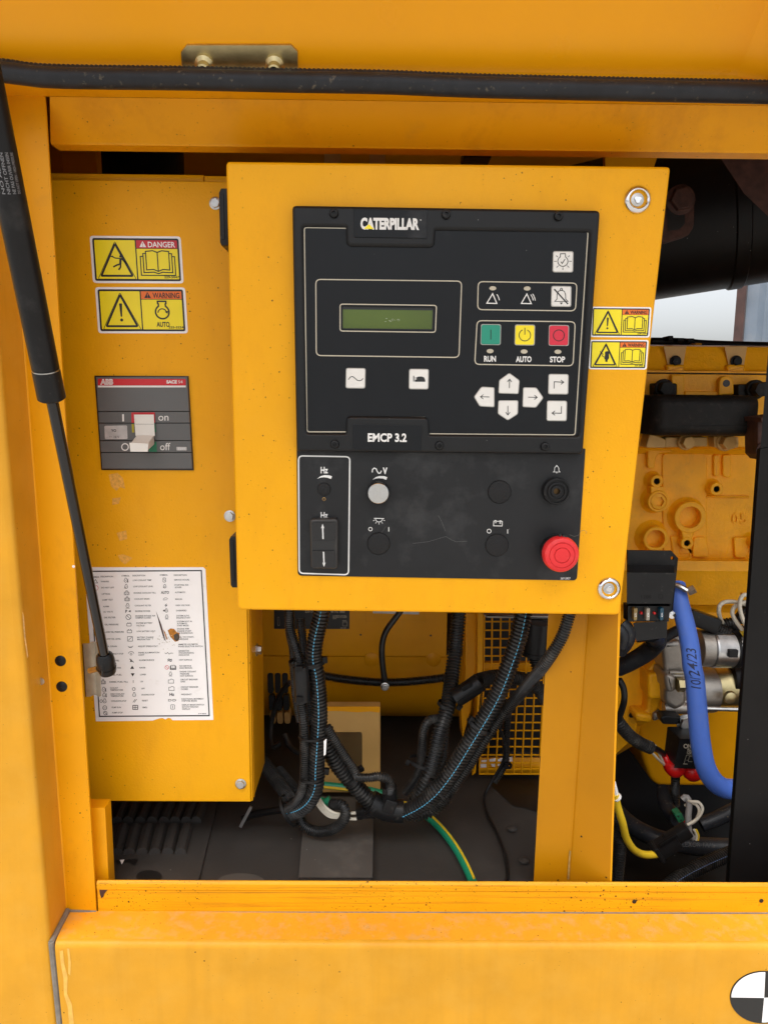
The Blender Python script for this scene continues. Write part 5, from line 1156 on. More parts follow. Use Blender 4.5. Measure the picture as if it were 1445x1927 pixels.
# earth cable
conduit('earth_cable', k8, [(-230, 1290, .235), (-120, 1310, .23), (0, 1345, .225), FP(100, 1410, .012), FP(190, 1500), FP(270, 1610), FP(330, 1720), FP(375, 1822)], 56, 'green and yellow earth cable curving over the bay floor', corr=False, mt=m_green, stripe=(-.62, m_yelw, .0017), cat='cable')
conduit('earth_cable', k10, [(525, 470, .262), (620, 480, .262), (760, 495, .262), (900, 510, .26), (1050, 545, .25), (1180, 590, .24)], 70, 'green and yellow earth cable lying behind the trunk conduit', corr=False, mt=m_green, stripe=(.5, m_yelw, .0022), cat='cable')
# dark shapes seen in the gap above the box and cabinet
solo('air_duct', M().lathe(0, 0, [(.07, 0), (.07, .5)], 28, origin=(P(250, 300, .55).x, .60, 1.6), axis=(0, 0, 1)), m_dark, 'dark round duct above the breaker cabinet', 'duct')
solo('inner_brace', M().box((P(118, 300, .40).x, .40, 1.55), (P(182, 300, .40).x, .42, 1.99)), m_paint_in, 'shaded upright brace above the breaker cabinet', 'brace')
solo('cable_gland', M().loop3([(P(870, 290, .2).x, P(870, 305, .2).z), (P(920, 290, .2).x, P(870, 305, .2).z), (P(920, 290, .2).x, P(870, 288, .2).z), (P(905, 290, .2).x, P(870, 280, .2).z), (P(880, 290, .2).x, P(870, 280, .2).z), (P(870, 290, .2).x, P(870, 288, .2).z)], .18, .22, .002), m_plastic, 'black gland on top of the control box', 'cable gland')
for i, (a, b) in enumerate(((610, 640), (695, 725))): solo('roof_clip', M().prism([(a, 280), (b, 280), (b, 310), (a, 310)], .30, .31), m_tan, ('left' if i == 0 else 'right') + ' tan clip in the gap above the control box', 'clip')
# ================================================================== engine, right side
YE = .52
eng = thing('engine', 'yellow diesel engine seen right of the control box', 'engine', P(1350, 1330, YE + .1))
xw0, xw1 = P(1150, 900, YE).x, P(1560, 900, YE).x
zk5 = lambda v, Y=YE: P(*k5(900, v), Y).z
# block: swept profile with ledges
prof = [(YE - .012, zk5(1082, YE - .012)), (YE - .014, zk5(1096)), (YE - .012, zk5(1106)), (YE, zk5(1140)), (YE, zk5(1890)), (YE - .010, zk5(1905)), (YE - .012, zk5(1925)),
        (YE - .032, P(*k6(600, 152), YE - .03).z), (YE - .040, P(*k6(600, 205), YE - .04).z), (YE - .038, P(*k6(600, 225), YE - .04).z), (YE - .03, P(*k6(600, 380), YE - .03).z), (YE - .018, P(*k6(600, 395), YE - .02).z), (YE - .012, P(*k6(600, 410), YE).z), (YE - .01, P(*k6(600, 900), YE).z)]
part('block', sweepx(prof, xw0, xw1, 4), m_cast, eng, smooth=40)
# raised webs, pads and pockets on the block
def pad(pts, h, mt=m_cast, name='casting_pad', K_=k5, base=YE, r=6, par=None, bev=None):
    return part(name, M().prism(rquad(K_.l(pts), r, 3), base - h, base + .01, min(h * .5, .0018) if bev is None else bev, seg=3), mt, par or eng, smooth=55)
pad([(455, 1096), (636, 1096), (636, 1122), (540, 1130), (512, 1165), (508, 1240), (455, 1240)], .010)
pad([(560, 1130), (885, 1130), (885, 1860), (570, 1860)], .003, r=10)
pad([(935, 1140), (975, 1140), (975, 1290), (935, 1302)], .006); pad([(1000, 1140), (1062, 1140), (1062, 1310), (1000, 1300)], .006)
pad([(880, 1440), (1195, 1440), (1195, 1456), (880, 1452)], .005, r=2)
pad([(620, 1725), (690, 1735), (690, 1885), (640, 1885)], .006); pad([(790, 1740), (880, 1735), (905, 1885), (780, 1885)], .007); pad([(1080, 1740), (1195, 1740), (1180, 1890), (1090, 1890)], .007)
for q in ((708, 1862), (1215, 1862)): part('casting_dot', M().lathe(*k5(*q), [(.018, YE), (.016, YE - .003), (.012, YE - .003), (.010, YE - .001), (.0001, YE - .001)], 12, Yc=YE, cap=False), m_cast, eng)
def boss(u, v, r, hole, h=.022, deep=.016, fillet=.006, K_=k5, Y=YE):
    s_ = mpp(Y - h) / K_.s; R0 = r * s_; H0 = hole * s_
    return part('boss', M().lathe(*K_(u, v), [(R0 + fillet, Y + .001), (R0 + fillet * .35, Y - fillet * .5), (R0, Y - fillet), (R0, Y - h + .0012), (R0 - .0012, Y - h), (H0 + .0008, Y - h), (H0, Y - h + .001), (H0, Y - h + deep), (.0001, Y - h + deep)], 32, Yc=Y - h, cap=False), m_cast, eng, smooth=40)
def bore(par, u, v, r, h=.022, deep=.0158, K_=k5, Y=YE):
    s_ = mpp(Y - h) / K_.s; part('bore', M().lathe(*K_(u, v), [(r * s_ * .98, Y - h + .002), (r * s_ * .98, Y - h + deep), (.0001, Y - h + deep - .0002)], 20, Yc=Y - h, cap=False), m_ink, par)
b = boss(523, 1333, 46, 22); bore(b, 523, 1333, 22)
b = boss(535, 1480, 80, 58, .024, .003); pts = circ(538, 1480, 37, 6)
part('hex_plug', M().prism(k5.l(circ(535, 1480, 57, 28)), YE - .0255, YE - .020, .001, holes=[k5.l(pts)]), m_cast, b); part('hex_socket', M().flat(k5.l(circ(538, 1480, 40, 12)), YE - .0205), m_tan, b)
pad([(478, 1370), (570, 1370), (590, 1430), (478, 1430)], .021, r=3)
b = boss(957, 1390, 48, 22); bore(b, 957, 1390, 22)
boss(765, 1595, 118, 79, .022, .017, .010)
b = boss(742, 1782, 48, 22); bore(b, 742, 1782, 22); pad([(700, 1690), (800, 1690), (770, 1760), (712, 1760)], .021, r=3)
boss(515, 1752, 92, 66, .022, .017, .010)
b = boss(1247, 1782, 50, 22); bore(b, 1247, 1782, 22)
for t, x, w_ in (('0', 1068, 48), ('5', 1128, 52), ('0', 1228, 52)):
    V, Fc = glyphs(t, .01); x0 = min(v[0] for v in V); x1_ = max(v[0] for v in V); y0_ = min(v[1] for v in V); y1_ = max(v[1] for v in V)
    fr = [P(*k5(x + (a - x0) / (x1_ - x0) * w_, 1642 - (bb_ - y0_) / (y1_ - y0_) * 74), YE - .003) for a, bb_ in V]
    part('cast_numeral', M().add(fr + [f + Vector((0, .004, 0)) for f in fr], [tuple(f) for f in Fc] + [tuple(i + len(V) for i in f) for f in Fc] + [(i, (i + 1), len(V) + i + 1, len(V) + i) for i in range(0)]), m_cast, eng)
# cylinder head and valve cover
YH = YE - .03
hd = part('cylinder_head', M().loop3([(xw0, zk5(1083, YH)), (xw1, zk5(1083, YH)), (xw1, zk5(556, YH)), (xw0, zk5(556, YH))], YH, YH + .25, .002), m_cast, eng)
b = part('lifting_lug', M().prism(k5.l([(972, 706), (975, 620)] + arc(1027, 620, 52, 180, 360, 12) + [(1082, 700)]), YH - .012, YH, .002), m_cast, eng)
part('bore', M().lathe(*k5(1025, 622), [(.0060, YH - .0122), (.0001, YH - .0123)], 16, Yc=YH - .012, cap=False), m_ink, b)
pad([(725, 680), (972, 680), (972, 712), (725, 712)], .006, base=YH, r=3); pad([(630, 560), (722, 560), (722, 712), (665, 712), (665, 625), (630, 625)], .010, base=YH, r=3)
YV = YH + .015
zv = lambda v: zk5(v, YV)
vp = [(YV - .014, zv(552)), (YV - .014, zv(536)), (YV - .004, zv(530)), (YV, zv(510)), (YV + .004, zv(400)), (YV + .010, zv(352)), (YV + .024, zv(338)), (YV + .18, zv(332)), (YV + .2, zv(552))]
vcv = part('valve_cover', sweepx(vp, xw0, xw1, 2), m_cast, eng, smooth=45)
for u in (655, 1095):
    w_ = 62; part('bolt_well', M().hull8(k5.l([(u - 36, 490), (u + 40, 490), (u + w_ - 2, 372), (u - w_, 372)]), YV - .002, k5.l([(u - 36, 490), (u + 40, 490), (u + w_ + 8, 345), (u - w_ - 6, 345)]), YV + .016), m_tan, vcv, bevel=.004)
    part('well_foot', M().prism(rquad(k5.l([(u - 62, 486), (u + 72, 486), (u + 72, 546), (u - 62, 546)]), 4, 3), YV - .010, YV + .01, .004, seg=3), m_cast, vcv, smooth=55)
    part('cover_bolt', M().hexbolt(*k5(u, 462), .0070, YV - .004, .007), m_dark, vcv)
part('gasket_line', sweepx([(YV - .0143, zv(549)), (YV - .0148, zv(552)), (YV - .0148, zv(556)), (YV - .01, zv(558))], xw0, xw1), m_soot, eng)
# fuel fittings on top of the cover
ftg = thing('fuel_line', 'dark fuel line with fittings on top of the engine cover', 'fuel line', P(1270, 645, .62))
part('pipe', M().tube([(*k5(480, 318), .60), (*k5(700, 322), .60), (*k5(850, 335), .60), (*k5(1100, 345), .60), (*k5(1400, 352), .60)], .007, 10), m_dark, ftg)
for (u, v, w_, h_) in ((625, 296, 38, 40), (697, 306, 52, 28), (772, 310, 50, 30)): part('fitting', M().prism(rquad(k5.l([(u - w_ / 2, v - h_ / 2), (u + w_ / 2, v - h_ / 2), (u + w_ / 2, v + h_ / 2), (u - w_ / 2, v + h_ / 2)]), 2), .58, .61, .002), m_dark, ftg)
part('fitting', M().prism(rquad(k5.l([(800, 328), (850, 330), (850, 350), (800, 348)]), 2), .57, .61, .002), m_cast, ftg)
# exhaust manifold
YX = .40
mf = thing('exhaust_manifold', 'sooty black exhaust manifold bolted along the engine', 'manifold', P(1330, 790, YX))
def rbox(u0, v0, u1, v1, Y0, Y1, r, mt, par, name, n=10, lean_=0):
    z0 = P(*k5((u0 + u1) / 2, v1), Y0).z; z1 = P(*k5((u0 + u1) / 2, v0), Y0).z; h = (z1 - z0) / 2; zc = (z0 + z1) / 2; d = Y1 - Y0; rr = min(h, d) * r
    pr = []
    for (cy, cz, a0) in ((Y0 + rr, z1 - rr, 90), (Y0 + rr, z0 + rr, 180)):
        for k in range(n + 1): a = R_(a0 + 90 * k / n); pr.append((cy + rr * math.cos(a), cz + rr * math.sin(a)))
    pr = [(Y1, z1)] + pr + [(Y1, z0)]
    m = M(); xs = [P(*k5(u0, (v0 + v1) / 2), Y0).x, P(*k5(u1, (v0 + v1) / 2), Y0).x]; cols = []
    for (fx, sc_) in ((0, .55), (.03, .80), (.08, .95), (.15, 1), (.85, 1), (.93, .97), (1, .9)):
        x = xs[0] + (xs[1] - xs[0]) * fx; cols.append([(x, Y1 + (y - Y1) * sc_, zc + (z - zc) * (.75 + .25 * sc_)) for y, z in pr])
    w = len(pr); vs = [p for c in cols for p in c]; fs = [(k * w + i, k * w + i + 1, (k + 1) * w + i + 1, (k + 1) * w + i) for k in range(len(cols) - 1) for i in range(w - 1)]
    fs += [tuple(range(w)), tuple(range((len(cols) - 1) * w, len(cols) * w))]
    return part(name, m.add(vs, fs), mt, par, smooth=50)
rbox(470, 705, 1275, 1008, YX, YH + .01, .55, m_soot, mf, 'runner')
part('cast_line', M().prism(k5.l([(690, 926), (1240, 930), (1240, 938), (690, 934)]), YX - .001, YX + .01, .0005), m_soot, mf)
for q, mt in (((1040, 1012, 1108), m_tan),): pass
pad([(470, 985), (560, 1015), (590, 1035), (590, 1090), (440, 1090)], .03, m_tan, 'manifold_flange', base=YH, r=5, par=mf); pad([(580, 1012), (890, 1012), (890, 1080), (580, 1088)], .016, m_tan, 'manifold_flange', base=YH, r=4, par=mf); pad([(935, 1005), (1115, 1010), (1115, 1090), (940, 1088)], .022, m_tan, 'manifold_flange', base=YH, r=4, par=mf)
pad([(500, 620), (668, 622), (668, 710), (500, 715)], .02, m_soot, 'manifold_flange', base=YH, r=4, par=mf); pad([(1110, 628), (1240, 628), (1300, 720), (1110, 720)], .02, m_soot, 'manifold_flange', base=YH, r=4, par=mf)
for (u, v, r_, mt, h_) in ((565, 662, .0118, m_soot, .022), (1222, 668, .0118, m_soot, .03), (725, 1048, .0098, m_tan, .018), (1005, 1048, .0110, m_tan, .024)):
    part('flange_bolt', M().hexbolt(*k5(u, v), r_, YH - .018, h_), mt, mf)
tq_ = thing('rusty_flange', 'rusty dark flange at the right end of the manifold', 'flange', P(*k5(1300, 1100), .36))
part('plate', M().prism(k5.l([(1252, 895), (1340, 870), (1420, 870), (1420, 1190), (1290, 1180), (1255, 1140)]), .37, .41, .003), m_rust, tq_)
part('clamp', M().prism(k5.l([(1275, 870), (1420, 850), (1420, 885), (1280, 905)]), .35, .40, .002), m_rust, tq_)
part('bolt', M().hexbolt(*k5(1300, 1110), .010, .37, .01), m_rust, tq_)
# sump
YO = .50
solo('oil_sump', M().prism(rquad(k6.l([(250, 870), (900, 870), (900, 1325), (380, 1322), (340, 1290), (300, 1180)]), [20, 20, 20, 16, 14, 14], 6), YO, YO + .2, .008, seg=4), m_paint_in, 'yellow oil sump below the starter motor', 'oil sump', smooth=55)
# flywheel housing
fh = thing('flywheel_housing', 'yellow cast flywheel housing behind the column', 'housing', P(*k6(290, 980), .42))
part('shell', M().hull8(k6.l([(120, 585), (330, 590), (345, 900), (250, 985), (120, 960)]), .40, k6.l([(120, 560), (400, 575), (415, 930), (300, 1010), (120, 1000)]), .47), m_cast, fh, bevel=.004)
part('skirt', M().hull8(k6.l([(60, 960), (265, 975), (250, 1060), (150, 1150), (60, 1160)]), .43, k6.l([(60, 950), (300, 960), (270, 1100), (150, 1170), (60, 1180)]), .50), m_cast, fh, bevel=.003)
part('starter_flange', M().prism(rquad(k12.l([(330, 60), (420, -40), (470, 40), (500, 90), (512, 320), (450, 340), (440, 420), (385, 450), (380, 540), (230, 545), (235, 450), (330, 440), (340, 320)]), 7, 4), .375, .42, .004, seg=3), m_cast, fh, smooth=50)
part('housing_lug', M().prism(rquad(k12.l([(340, 90), (500, 80), (508, 325), (345, 330)]), 9, 4), .360, .40, .005, seg=3), m_cast, fh, smooth=50)
part('housing_lug', M().prism(rquad(k12.l([(225, 455), (385, 470), (380, 545), (230, 540)]), 9, 4), .365, .40, .005, seg=3), m_cast, fh, smooth=50)
part('bore', M().lathe(*k12(313, 182), [(.0045, .3998), (.0001, .3996)], 14, Yc=.40, cap=False), m_ink, fh)
part('bore', M().lathe(*k12(183, 470), [(.0045, .3998), (.0001, .3996)], 14, Yc=.40, cap=False), m_ink, fh)
# starter motor, axis along x
st = thing('starter_motor', 'bare aluminium starter motor with steel solenoid behind the blue hose', 'starter motor', P(*k12(700, 400), .36))
def xcyl(K_, u0, u1, v0, v1, Y, mt, par, name, prof=None, n=32):
    a = P(*K_(u0, (v0 + v1) / 2), Y); b = P(*K_(u1, (v0 + v1) / 2), Y); r = abs(P(*K_(u0, v0), Y).z - P(*K_(u0, v1), Y).z) / 2; L = b.x - a.x
    pr = prof or [(0, .94), (.03, 1), (.97, 1), (1, .95)]
    return part(name, M().lathe(0, 0, [(r * s_, L * t) for t, s_ in pr], n, origin=(a.x, Y, (a.z + b.z) / 2), axis=(1, 0, 0)), mt, par, smooth=40)
YM = .40
xcyl(k12, 500, 925, 20, 430, YM, m_alu, st, 'drive_housing', [(0, .8), (.05, .9), (.3, .92), (.5, 1.0), (.96, 1.0), (1, .98)])
xcyl(k12, 915, 1260, 15, 375, YM, m_zincy, st, 'motor_body', [(0, .98), (.02, 1), (.98, 1), (1, .9)])
xcyl(k11, 790, 915, 812, 1140, YM - .035, m_alu, st, 'solenoid_neck')
sb = xcyl(k11, 905, 1175, 815, 1150, YM - .037, m_zinc, st, 'solenoid_body', [(0, .98), (.02, 1.0), (.95, 1.0), (.99, .96), (1, .9)])
xcyl(k11, 1165, 1260, 860, 1060, YM - .037, m_plastic, st, 'solenoid_cap')
lbp = M(); a = P(*k11(935, 900), YM - .037); bq = P(*k11(1160, 900), YM - .037); rs = abs(P(*k11(900, 815), YM - .037).z - P(*k11(900, 1150), YM - .037).z) / 2 * 1.006; zc_ = P(*k11(1000, 982), YM - .037).z
vs = []
for k in range(9):
    th = R_(88 + 55 * k / 8 + 30)
    for x in (a.x, bq.x): vs.append((x, YM - .037 + rs * math.cos(th), zc_ + rs * math.sin(th)))
part('rating_label', lbp.add(vs, [(2 * i, 2 * i + 1, 2 * i + 3, 2 * i + 2) for i in range(8)]), m_silver, sb)
part('clamp_strap', M().lathe(0, 0, [(rs * 1.0, 0), (rs * 1.025, 0), (rs * 1.025, .011), (rs, .011)], 32, origin=(P(*k11(1085, 900), YM - .037).x, YM - .037, zc_), axis=(1, .12, 0), cap=False), m_plastic, st)
part('strap_head', M().obb(*k11(1112, 1022), YM - .037 - rs * 1.0, 0, .014, .010, .012), m_plastic, st, bevel=.001)
xcyl(k12, 1090, 1240, 5, 255, YM - .012, m_dark, st, 'end_cover')
part('lug_block', M().hull8(k11.l([(520, 905), (640, 885), (645, 1070), (525, 1080)]), YM - .05, k11.l([(500, 900), (650, 880), (655, 1090), (510, 1090)]), YM), m_alu, st, bevel=.003)
for v in (75, 105): part('rib', M().tube([(*k12(535, v), YM - .068), (*k12(680, v), YM - .070)], .003, 8), m_alu, st)
part('pinch_nut', M().lathe(0, 0, [(.011, 0), (.011, .009), (.006, .010), (.006, .02)], 6, origin=P(*k12(605, 190), YM - .078), axis=(1, 0, 0)), m_zincy, st)
part('boss_pad', M().prism(rquad(k12.l([(490, 90), (600, 110), (600, 260), (510, 270)]), 10, 4), YM - .078, YM - .03, .006, seg=3), m_alu, st, smooth=50)
part('tie_bar', M().tube([(*k12(480, 405), .35), (*k12(700, 405), .35)], .0088, 12), m_alu, st)
part('tie_bar', M().tube([(*k12(500, 345), .36), (*k12(700, 345), .36)], .004, 10), m_alu, st)
part('through_bolt', M().tube([(*k12(860, 408), .35), (*k12(1230, 418), .35)], .0036, 10), m_zinc, st)
part('end_screw', M().lathe(*k12(1087, 302), [(.0105, .347), (.009, .343), (.004, .341), (.0001, .341)], 18, Yc=.347, cap=False), m_zincy, st)
part('nose_casting', M().prism(rquad(k6.l([(398, 575), (500, 565), (535, 700), (528, 900), (470, 935), (418, 900), (412, 700)]), 8, 4), YM - .062, YM + .01, .008, seg=4), m_alu, st, smooth=55)
part('foot', M().prism(rquad(k12.l([(385, 450), (470, 440), (480, 500), (385, 535)]), 5, 3), .37, .41, .004), m_alu, st)

# ================================================================== fuse module, relay, hose, wires
YFZ = .20
fb = thing('fuse_box', 'black fuse module with blade fuses beside the control box', 'fuse box', P(*k11(400, 720), YFZ + .02))
part('mounting_plate', M().prism(k11.l([(150, 78), (555, 83), (615, 150), (560, 690), (150, 690)]), YFZ + .012, YFZ + .016, .0006, holes=[k11.l(circ(561, 149, 17, 14))]), m_plastic, fb)
part('cover', M().hull8(k11.l([(150, 290), (590, 292), (548, 560), (150, 560)]), YFZ - .020, k11.l([(150, 205), (500, 210), (585, 280), (548, 575), (150, 575)])[:1] + k11.l([(585, 215), (552, 580), (150, 580)]), YFZ + .013), m_plastic, fb, bevel=.0012)
part('cover_print', M().text('1200', 275, 520, 30, 90, YFZ - .0203, mp=k11, bold=.0).stroke(k11.l([(435, 485), (470, 485), (468, 520), (433, 520)]), .5, YFZ - .0203, True), m_dark, fb)
part('fuse_row', M().prism(k11.l([(150, 590), (545, 590), (530, 735), (150, 735)]), YFZ - .006, YFZ + .012, .001), m_plastic, fb)
for u, mt in ((222, mat('fuse_tan', (.26, .18, .06), .3)), (338, mat('fuse_clear', (.34, .30, .24), .3)), (465, mat('fuse_blue', (.01, .06, .10), .3))):
    f_ = part('blade_fuse', M().prism(rquad(k11.l([(u - 16, 612), (u + 20, 610), (u + 14, 725), (u - 18, 725)]), 2), YFZ - .014, YFZ - .006, .001), mt, fb)
    part('fuse_rating', M().text('15', u - 8, 690, 36, 16, YFZ - .0142, mp=k11, bold=.0), m_sticker, f_)
for u in (272, 392): part('indicator', M().lathe(*k11(u, 652), [(.0022, YFZ - .006), (.0016, YFZ - .0085), (.0001, YFZ - .009)], 12, Yc=YFZ - .006, cap=False), m_redb, fb)
part('corner_screw', M().lathe(*k11(543, 662), [(.0058, YFZ + .01), (.005, YFZ + .004), (.0001, YFZ + .003)], 16, Yc=YFZ + .01, cap=False), m_chrome, fb)
part('plug_body', M().hull8(k11.l([(215, 760), (500, 740), (495, 870), (240, 900)]), YFZ - .008, k11.l([(215, 735), (515, 735), (505, 890), (230, 930)]), YFZ + .03), m_plastic, fb, bevel=.002)
part('plug_boot', M().tube([(*k11(90, 760), YFZ), (*k11(150, 830), YFZ - .004), (*k11(130, 920), YFZ), (*k11(70, 1000), YFZ + .01)], .0105, 12), m_rubber, fb)
part('plug_boot', M().tube([(*k11(60, 790), YFZ - .008), (*k11(110, 860), YFZ - .010), (*k11(90, 960), YFZ - .006)], .008, 12), m_rubber, fb)
cb = solo('battery_cable', M().tube([(*k11(60, 1160), .30), (*k11(180, 1105), .285), (*k11(320, 1020), .27), (*k11(400, 940), .25), (*k11(400, 870), .23), (*k11(370, 840), .22)], .0128, 16), m_rubber, 'thick black taped cable bending under the fuse module', 'cable')
part('tape_collar', M().tube([(*k11(408, 925), .244), (*k11(404, 890), .236)], .0142, 16), m_plastic, cb)
solo('black_cable', M().tube([(*k11(470, 890), .33), (*k11(560, 840), .33), (*k11(660, 790), .33)], .008, 12), m_rubber, 'black cable between the fuse module and the blue hose', 'cable')
cn = thing('sensor_connector', 'black sensor connector right of the blue hose', 'connector', P(*k11(850, 740), .36))
part('shell', M().obb(*k11(830, 720), .36, 20, .052, .025, .024), m_plastic, cn, bevel=.003)
part('boot', M().tube([(*k11(930, 760), .36), (*k11(1010, 800), .36), (*k11(1080, 830), .36)], .008, 12, corr=(.004, .001)), m_conduit, cn)
conduit('conduit', k11, [(1030, 760, .37), (1100, 745, .37), (1160, 790, .37), (1230, 840, .36)], 95, 'short black conduit behind the starter solenoid')
solo('hose_clamp', M().tube([(*k11(590, 395), .27), (*k11(640, 415), .265), (*k11(700, 450), .26)], .004, 8).lathe(0, 0, [(.0062, 0), (.0062, .010)], 6, origin=P(*k11(705, 458), .262), axis=(.7, -.3, .5)), m_zinc, 'steel worm clamp at the top of the blue hose', 'hose clamp')
hp_ = [(600, 395, .29), (630, 560, .27), (672, 720, .26), (705, 860, .255), (728, 1000, .25), (742, 1150, .245), (752, 1270, .245)]
path = [(*k11(u, v), y) for u, v, y in hp_[:-1]] + [(*k12(765, 120), .245), (*k12(782, 320), .245), (*k12(800, 540), .245), (*k12(825, 760), .245), (*k12(868, 950), .245), (*k12(945, 1080), .25), (*k12(1050, 1145), .26), (*k12(1200, 1150), .28)]
hose = thing('blue_hose', 'blue coolant hose with the date 10/24/23 written on it', 'hose', P(*path[-3]))
part('hose_wall', M().tube(path, [.0122, .0147], 22, step=.006), m_blue, hose, smooth=60)
tm = M()
# handwriting runs up along the hose, wrapped on its front
cc = catmull([P(*q) for q in path], .002)
def hose_near(py):
    best = None
    for i, c in enumerate(cc):
        l = cam_rot.transposed() @ (c - CAM); y = PH / 2 + FOC * l.y / l.z
        if best is None or abs(y - py) < best[0]: best = (abs(y - py), i)
    return best[1]
i0, i1_ = hose_near(k12(0, 200)[1]), hose_near(k11(0, 965)[1])
V, Fc = glyphs_cut('10/24/23', .002, .25); xa, xb_ = min(v[0] for v in V), max(v[0] for v in V); vs = []
for vx, vy in V:
    f_ = i0 + (i1_ - i0) * (vx - xa) / (xb_ - xa); i = max(1, min(len(cc) - 2, int(f_))); c = cc[i].lerp(cc[i + 1], f_ - int(f_)); tg_ = (cc[i + 1] - cc[i - 1]).normalized()
    tc = (CAM - c); tc = (tc - tg_ * tc.dot(tg_)).normalized(); sd2 = tg_.cross(tc); th = (vy / CAPH - .55) * 1.0
    rr_ = .0122 + (.0147 - .0122) * i / (len(cc) - 1)
    vs.append(c + (tc * math.cos(th) + sd2 * math.sin(th)) * (rr_ + .0003))
part('handwriting', tm.add(vs, Fc), mat('marker_on_blue', (.02, .03, .09), .5), hose)
rl = thing('relay', 'black relay block with white circuit print and two red boots', 'relay', P(*k12(640, 940), .30))
part('case', M().hull8(k12.l([(640, 700), (800, 700), (800, 955), (590, 945)]), .275, k12.l([(510, 570), (760, 570), (800, 950), (480, 830)]), .315), m_plastic, rl, bevel=.002)
rp_ = M(); rp_.stroke(k12.l(circ(684, 755, 17, 14)), 1.6, .2745, True); rp_.text('NAGARES', 706, 770, 34, 150, .2745, mp=k12, bold=.02); rp_.text('RL', 700, 800, 24, 34, .2745, mp=k12); rp_.text('12V', 695, 828, 24, 44, .2745, mp=k12)
rp_.stroke(k12.l([(668, 915), (690, 838), (745, 838)]), .5, .2745); rp_.stroke(k12.l([(690, 885), (708, 885), (716, 850), (745, 850)]), .5, .2745); rp_.stroke(k12.l([(708, 885), (708, 898), (745, 898)]), .5, .2745); rp_.stroke(k12.l([(660, 918), (700, 920)]), 1.0, .2745)
part('print', rp_, m_cream, rl)
part('bracket', M().prism(rquad(k12.l([(455, 490), (490, 475), (650, 485), (640, 560), (470, 555)]), 4), .315, .335, .002), m_plastic, rl)
part('bracket_bolt', M().hexbolt(*k12(680, 540), .0105, .318, .010), m_zinc, rl)
for (u, v) in ((572, 940), (735, 975)): part('red_boot', M().lathe(*k12(u, v), [(.0118, .312), (.0142, .306), (.0150, .298), (.0140, .290), (.010, .284), (.005, .2815), (.0001, .281)], 24, Yc=.30, cap=False), m_redb, rl)
part('red_sleeve', M().tube([(*k12(470, 820), .31), (*k12(505, 875), .30), (*k12(530, 905), .30)], .005, 10), m_redb, rl)
conduit('conduit', k12, [(30, 480, .25), (90, 570, .25), (170, 660, .255), (270, 730, .26), (360, 770, .265)], 118, 'black conduit slanting from the column to the relay')
solo('black_cable', M().tube([(*k12(70, 140), .22), (*k12(110, 220), .22), (*k12(118, 320), .22), (*k12(95, 420), .23), (*k12(60, 520), .24)], .0045, 10), m_plastic, 'black cable bowed beside the column edge', 'cable')
solo('black_cable', M().tube([(*k12(360, 760), .265), (*k12(420, 785), .28), (*k12(480, 825), .30)], .0045, 10), m_plastic, 'short black cable leading to the red boot', 'cable')
for i, p_ in enumerate(([(370, 720, .27), (420, 770, .28), (450, 800, .30)], [(362, 800, .268), (420, 865, .28), (490, 930, .30)], [(440, 830, .29), (465, 880, .295), (492, 935, .30)])):
    solo('wire', M().tube([(*k12(u, v), y) for u, v, y in p_], .0018, 8), m_wire, ('upper', 'long lower', 'short right')[i] + ' white wire running to the red relay boot', 'wire')
conduit('conduit', k12, [(590, 1010, .305), (588, 1100, .31), (585, 1180, .32), (590, 1300, .32)], 78, 'narrow conduit below the red relay boot', pitch=.0042)
# white wires top right
for i, p_ in enumerate(([(1055, 795, .38), (1005, 710, .36), (988, 630, .35), (1010, 570, .35), (1080, 548, .35), (1180, 560, .35), (1250, 580, .36)], [(1205, 810, .34), (1140, 720, .34), (1112, 650, .34), (1140, 590, .34), (1210, 555, .34), (1290, 550, .35)], [(1255, 800, .33), (1205, 700, .33), (1180, 590, .33), (1195, 510, .33), (1240, 485, .33), (1290, 520, .34)])):
    wr = solo('wire', M().tube([(*k11(u, v), y) for u, v, y in p_], .0032, 10), m_wire, ('leftmost', 'middle', 'tallest')[i] + ' cream wire loop above the starter solenoid', 'wire', 'cream wire loops above the starter')
    if i: part('yellow_ferrule', M().tube([(*k11(p_[0][0], p_[0][1]), p_[0][2]), (*k11(p_[0][0] + 45, p_[0][1] + 70), p_[0][2])], .0050, 10), m_yelw, wr)
solo('wire_bracket', M().prism(k11.l([(1160, 690), (1300, 520), (1330, 520), (1330, 760), (1200, 760)]), .36, .37, .001), m_plastic, 'black bracket behind the cream wire loops', 'bracket')
solo('bright_bar', M().prism(k11.l([(1238, 672), (1300, 540), (1318, 560), (1260, 685)]), .345, .35, .001), m_zinc, 'bright steel bar beside the black post', 'bar')
solo('copper_pipe', M().tube([(*k11(1200, 490), .40), (*k11(1260, 475), .40), (*k11(1340, 465), .40)], .005, 10), m_cast, 'thin yellow pipe above the cream wire loops', 'pipe')
# lower right
yw_ = solo('yellow_cable', M().tube([(*k6(155, 1360), .16), (*k6(170, 1430), .165), (*k6(195, 1510), .17), (*k6(215, 1590), .18), (*k6(255, 1650), .19), (*k6(310, 1675), .20), (*k6(378, 1672), .21)], .0052, 12), m_yelw, 'dirty yellow cable hanging beside the column foot', 'cable')
part('white_end', M().tube([(*k6(148, 1300), .155), (*k6(158, 1340), .158), (*k6(166, 1375), .16)], .0030, 8), m_sticker, yw_)
part('white_ring', M().tube([(*k6(162, 1374), .1605), (*k6(168, 1380), .161)], .0062, 12), m_sticker, yw_)
cn2 = thing('inline_connector', 'grey inline connector at the end of the yellow cable', 'connector', P(*k6(440, 1600), .22))
part('shell', M().obb(*k6(415, 1630), .215, -35, .040, .020, .022), m_plastic, cn2, bevel=.002)
part('shell', M().obb(*k6(480, 1575), .215, -35, .036, .017, .018), m_plastic, cn2, bevel=.002)
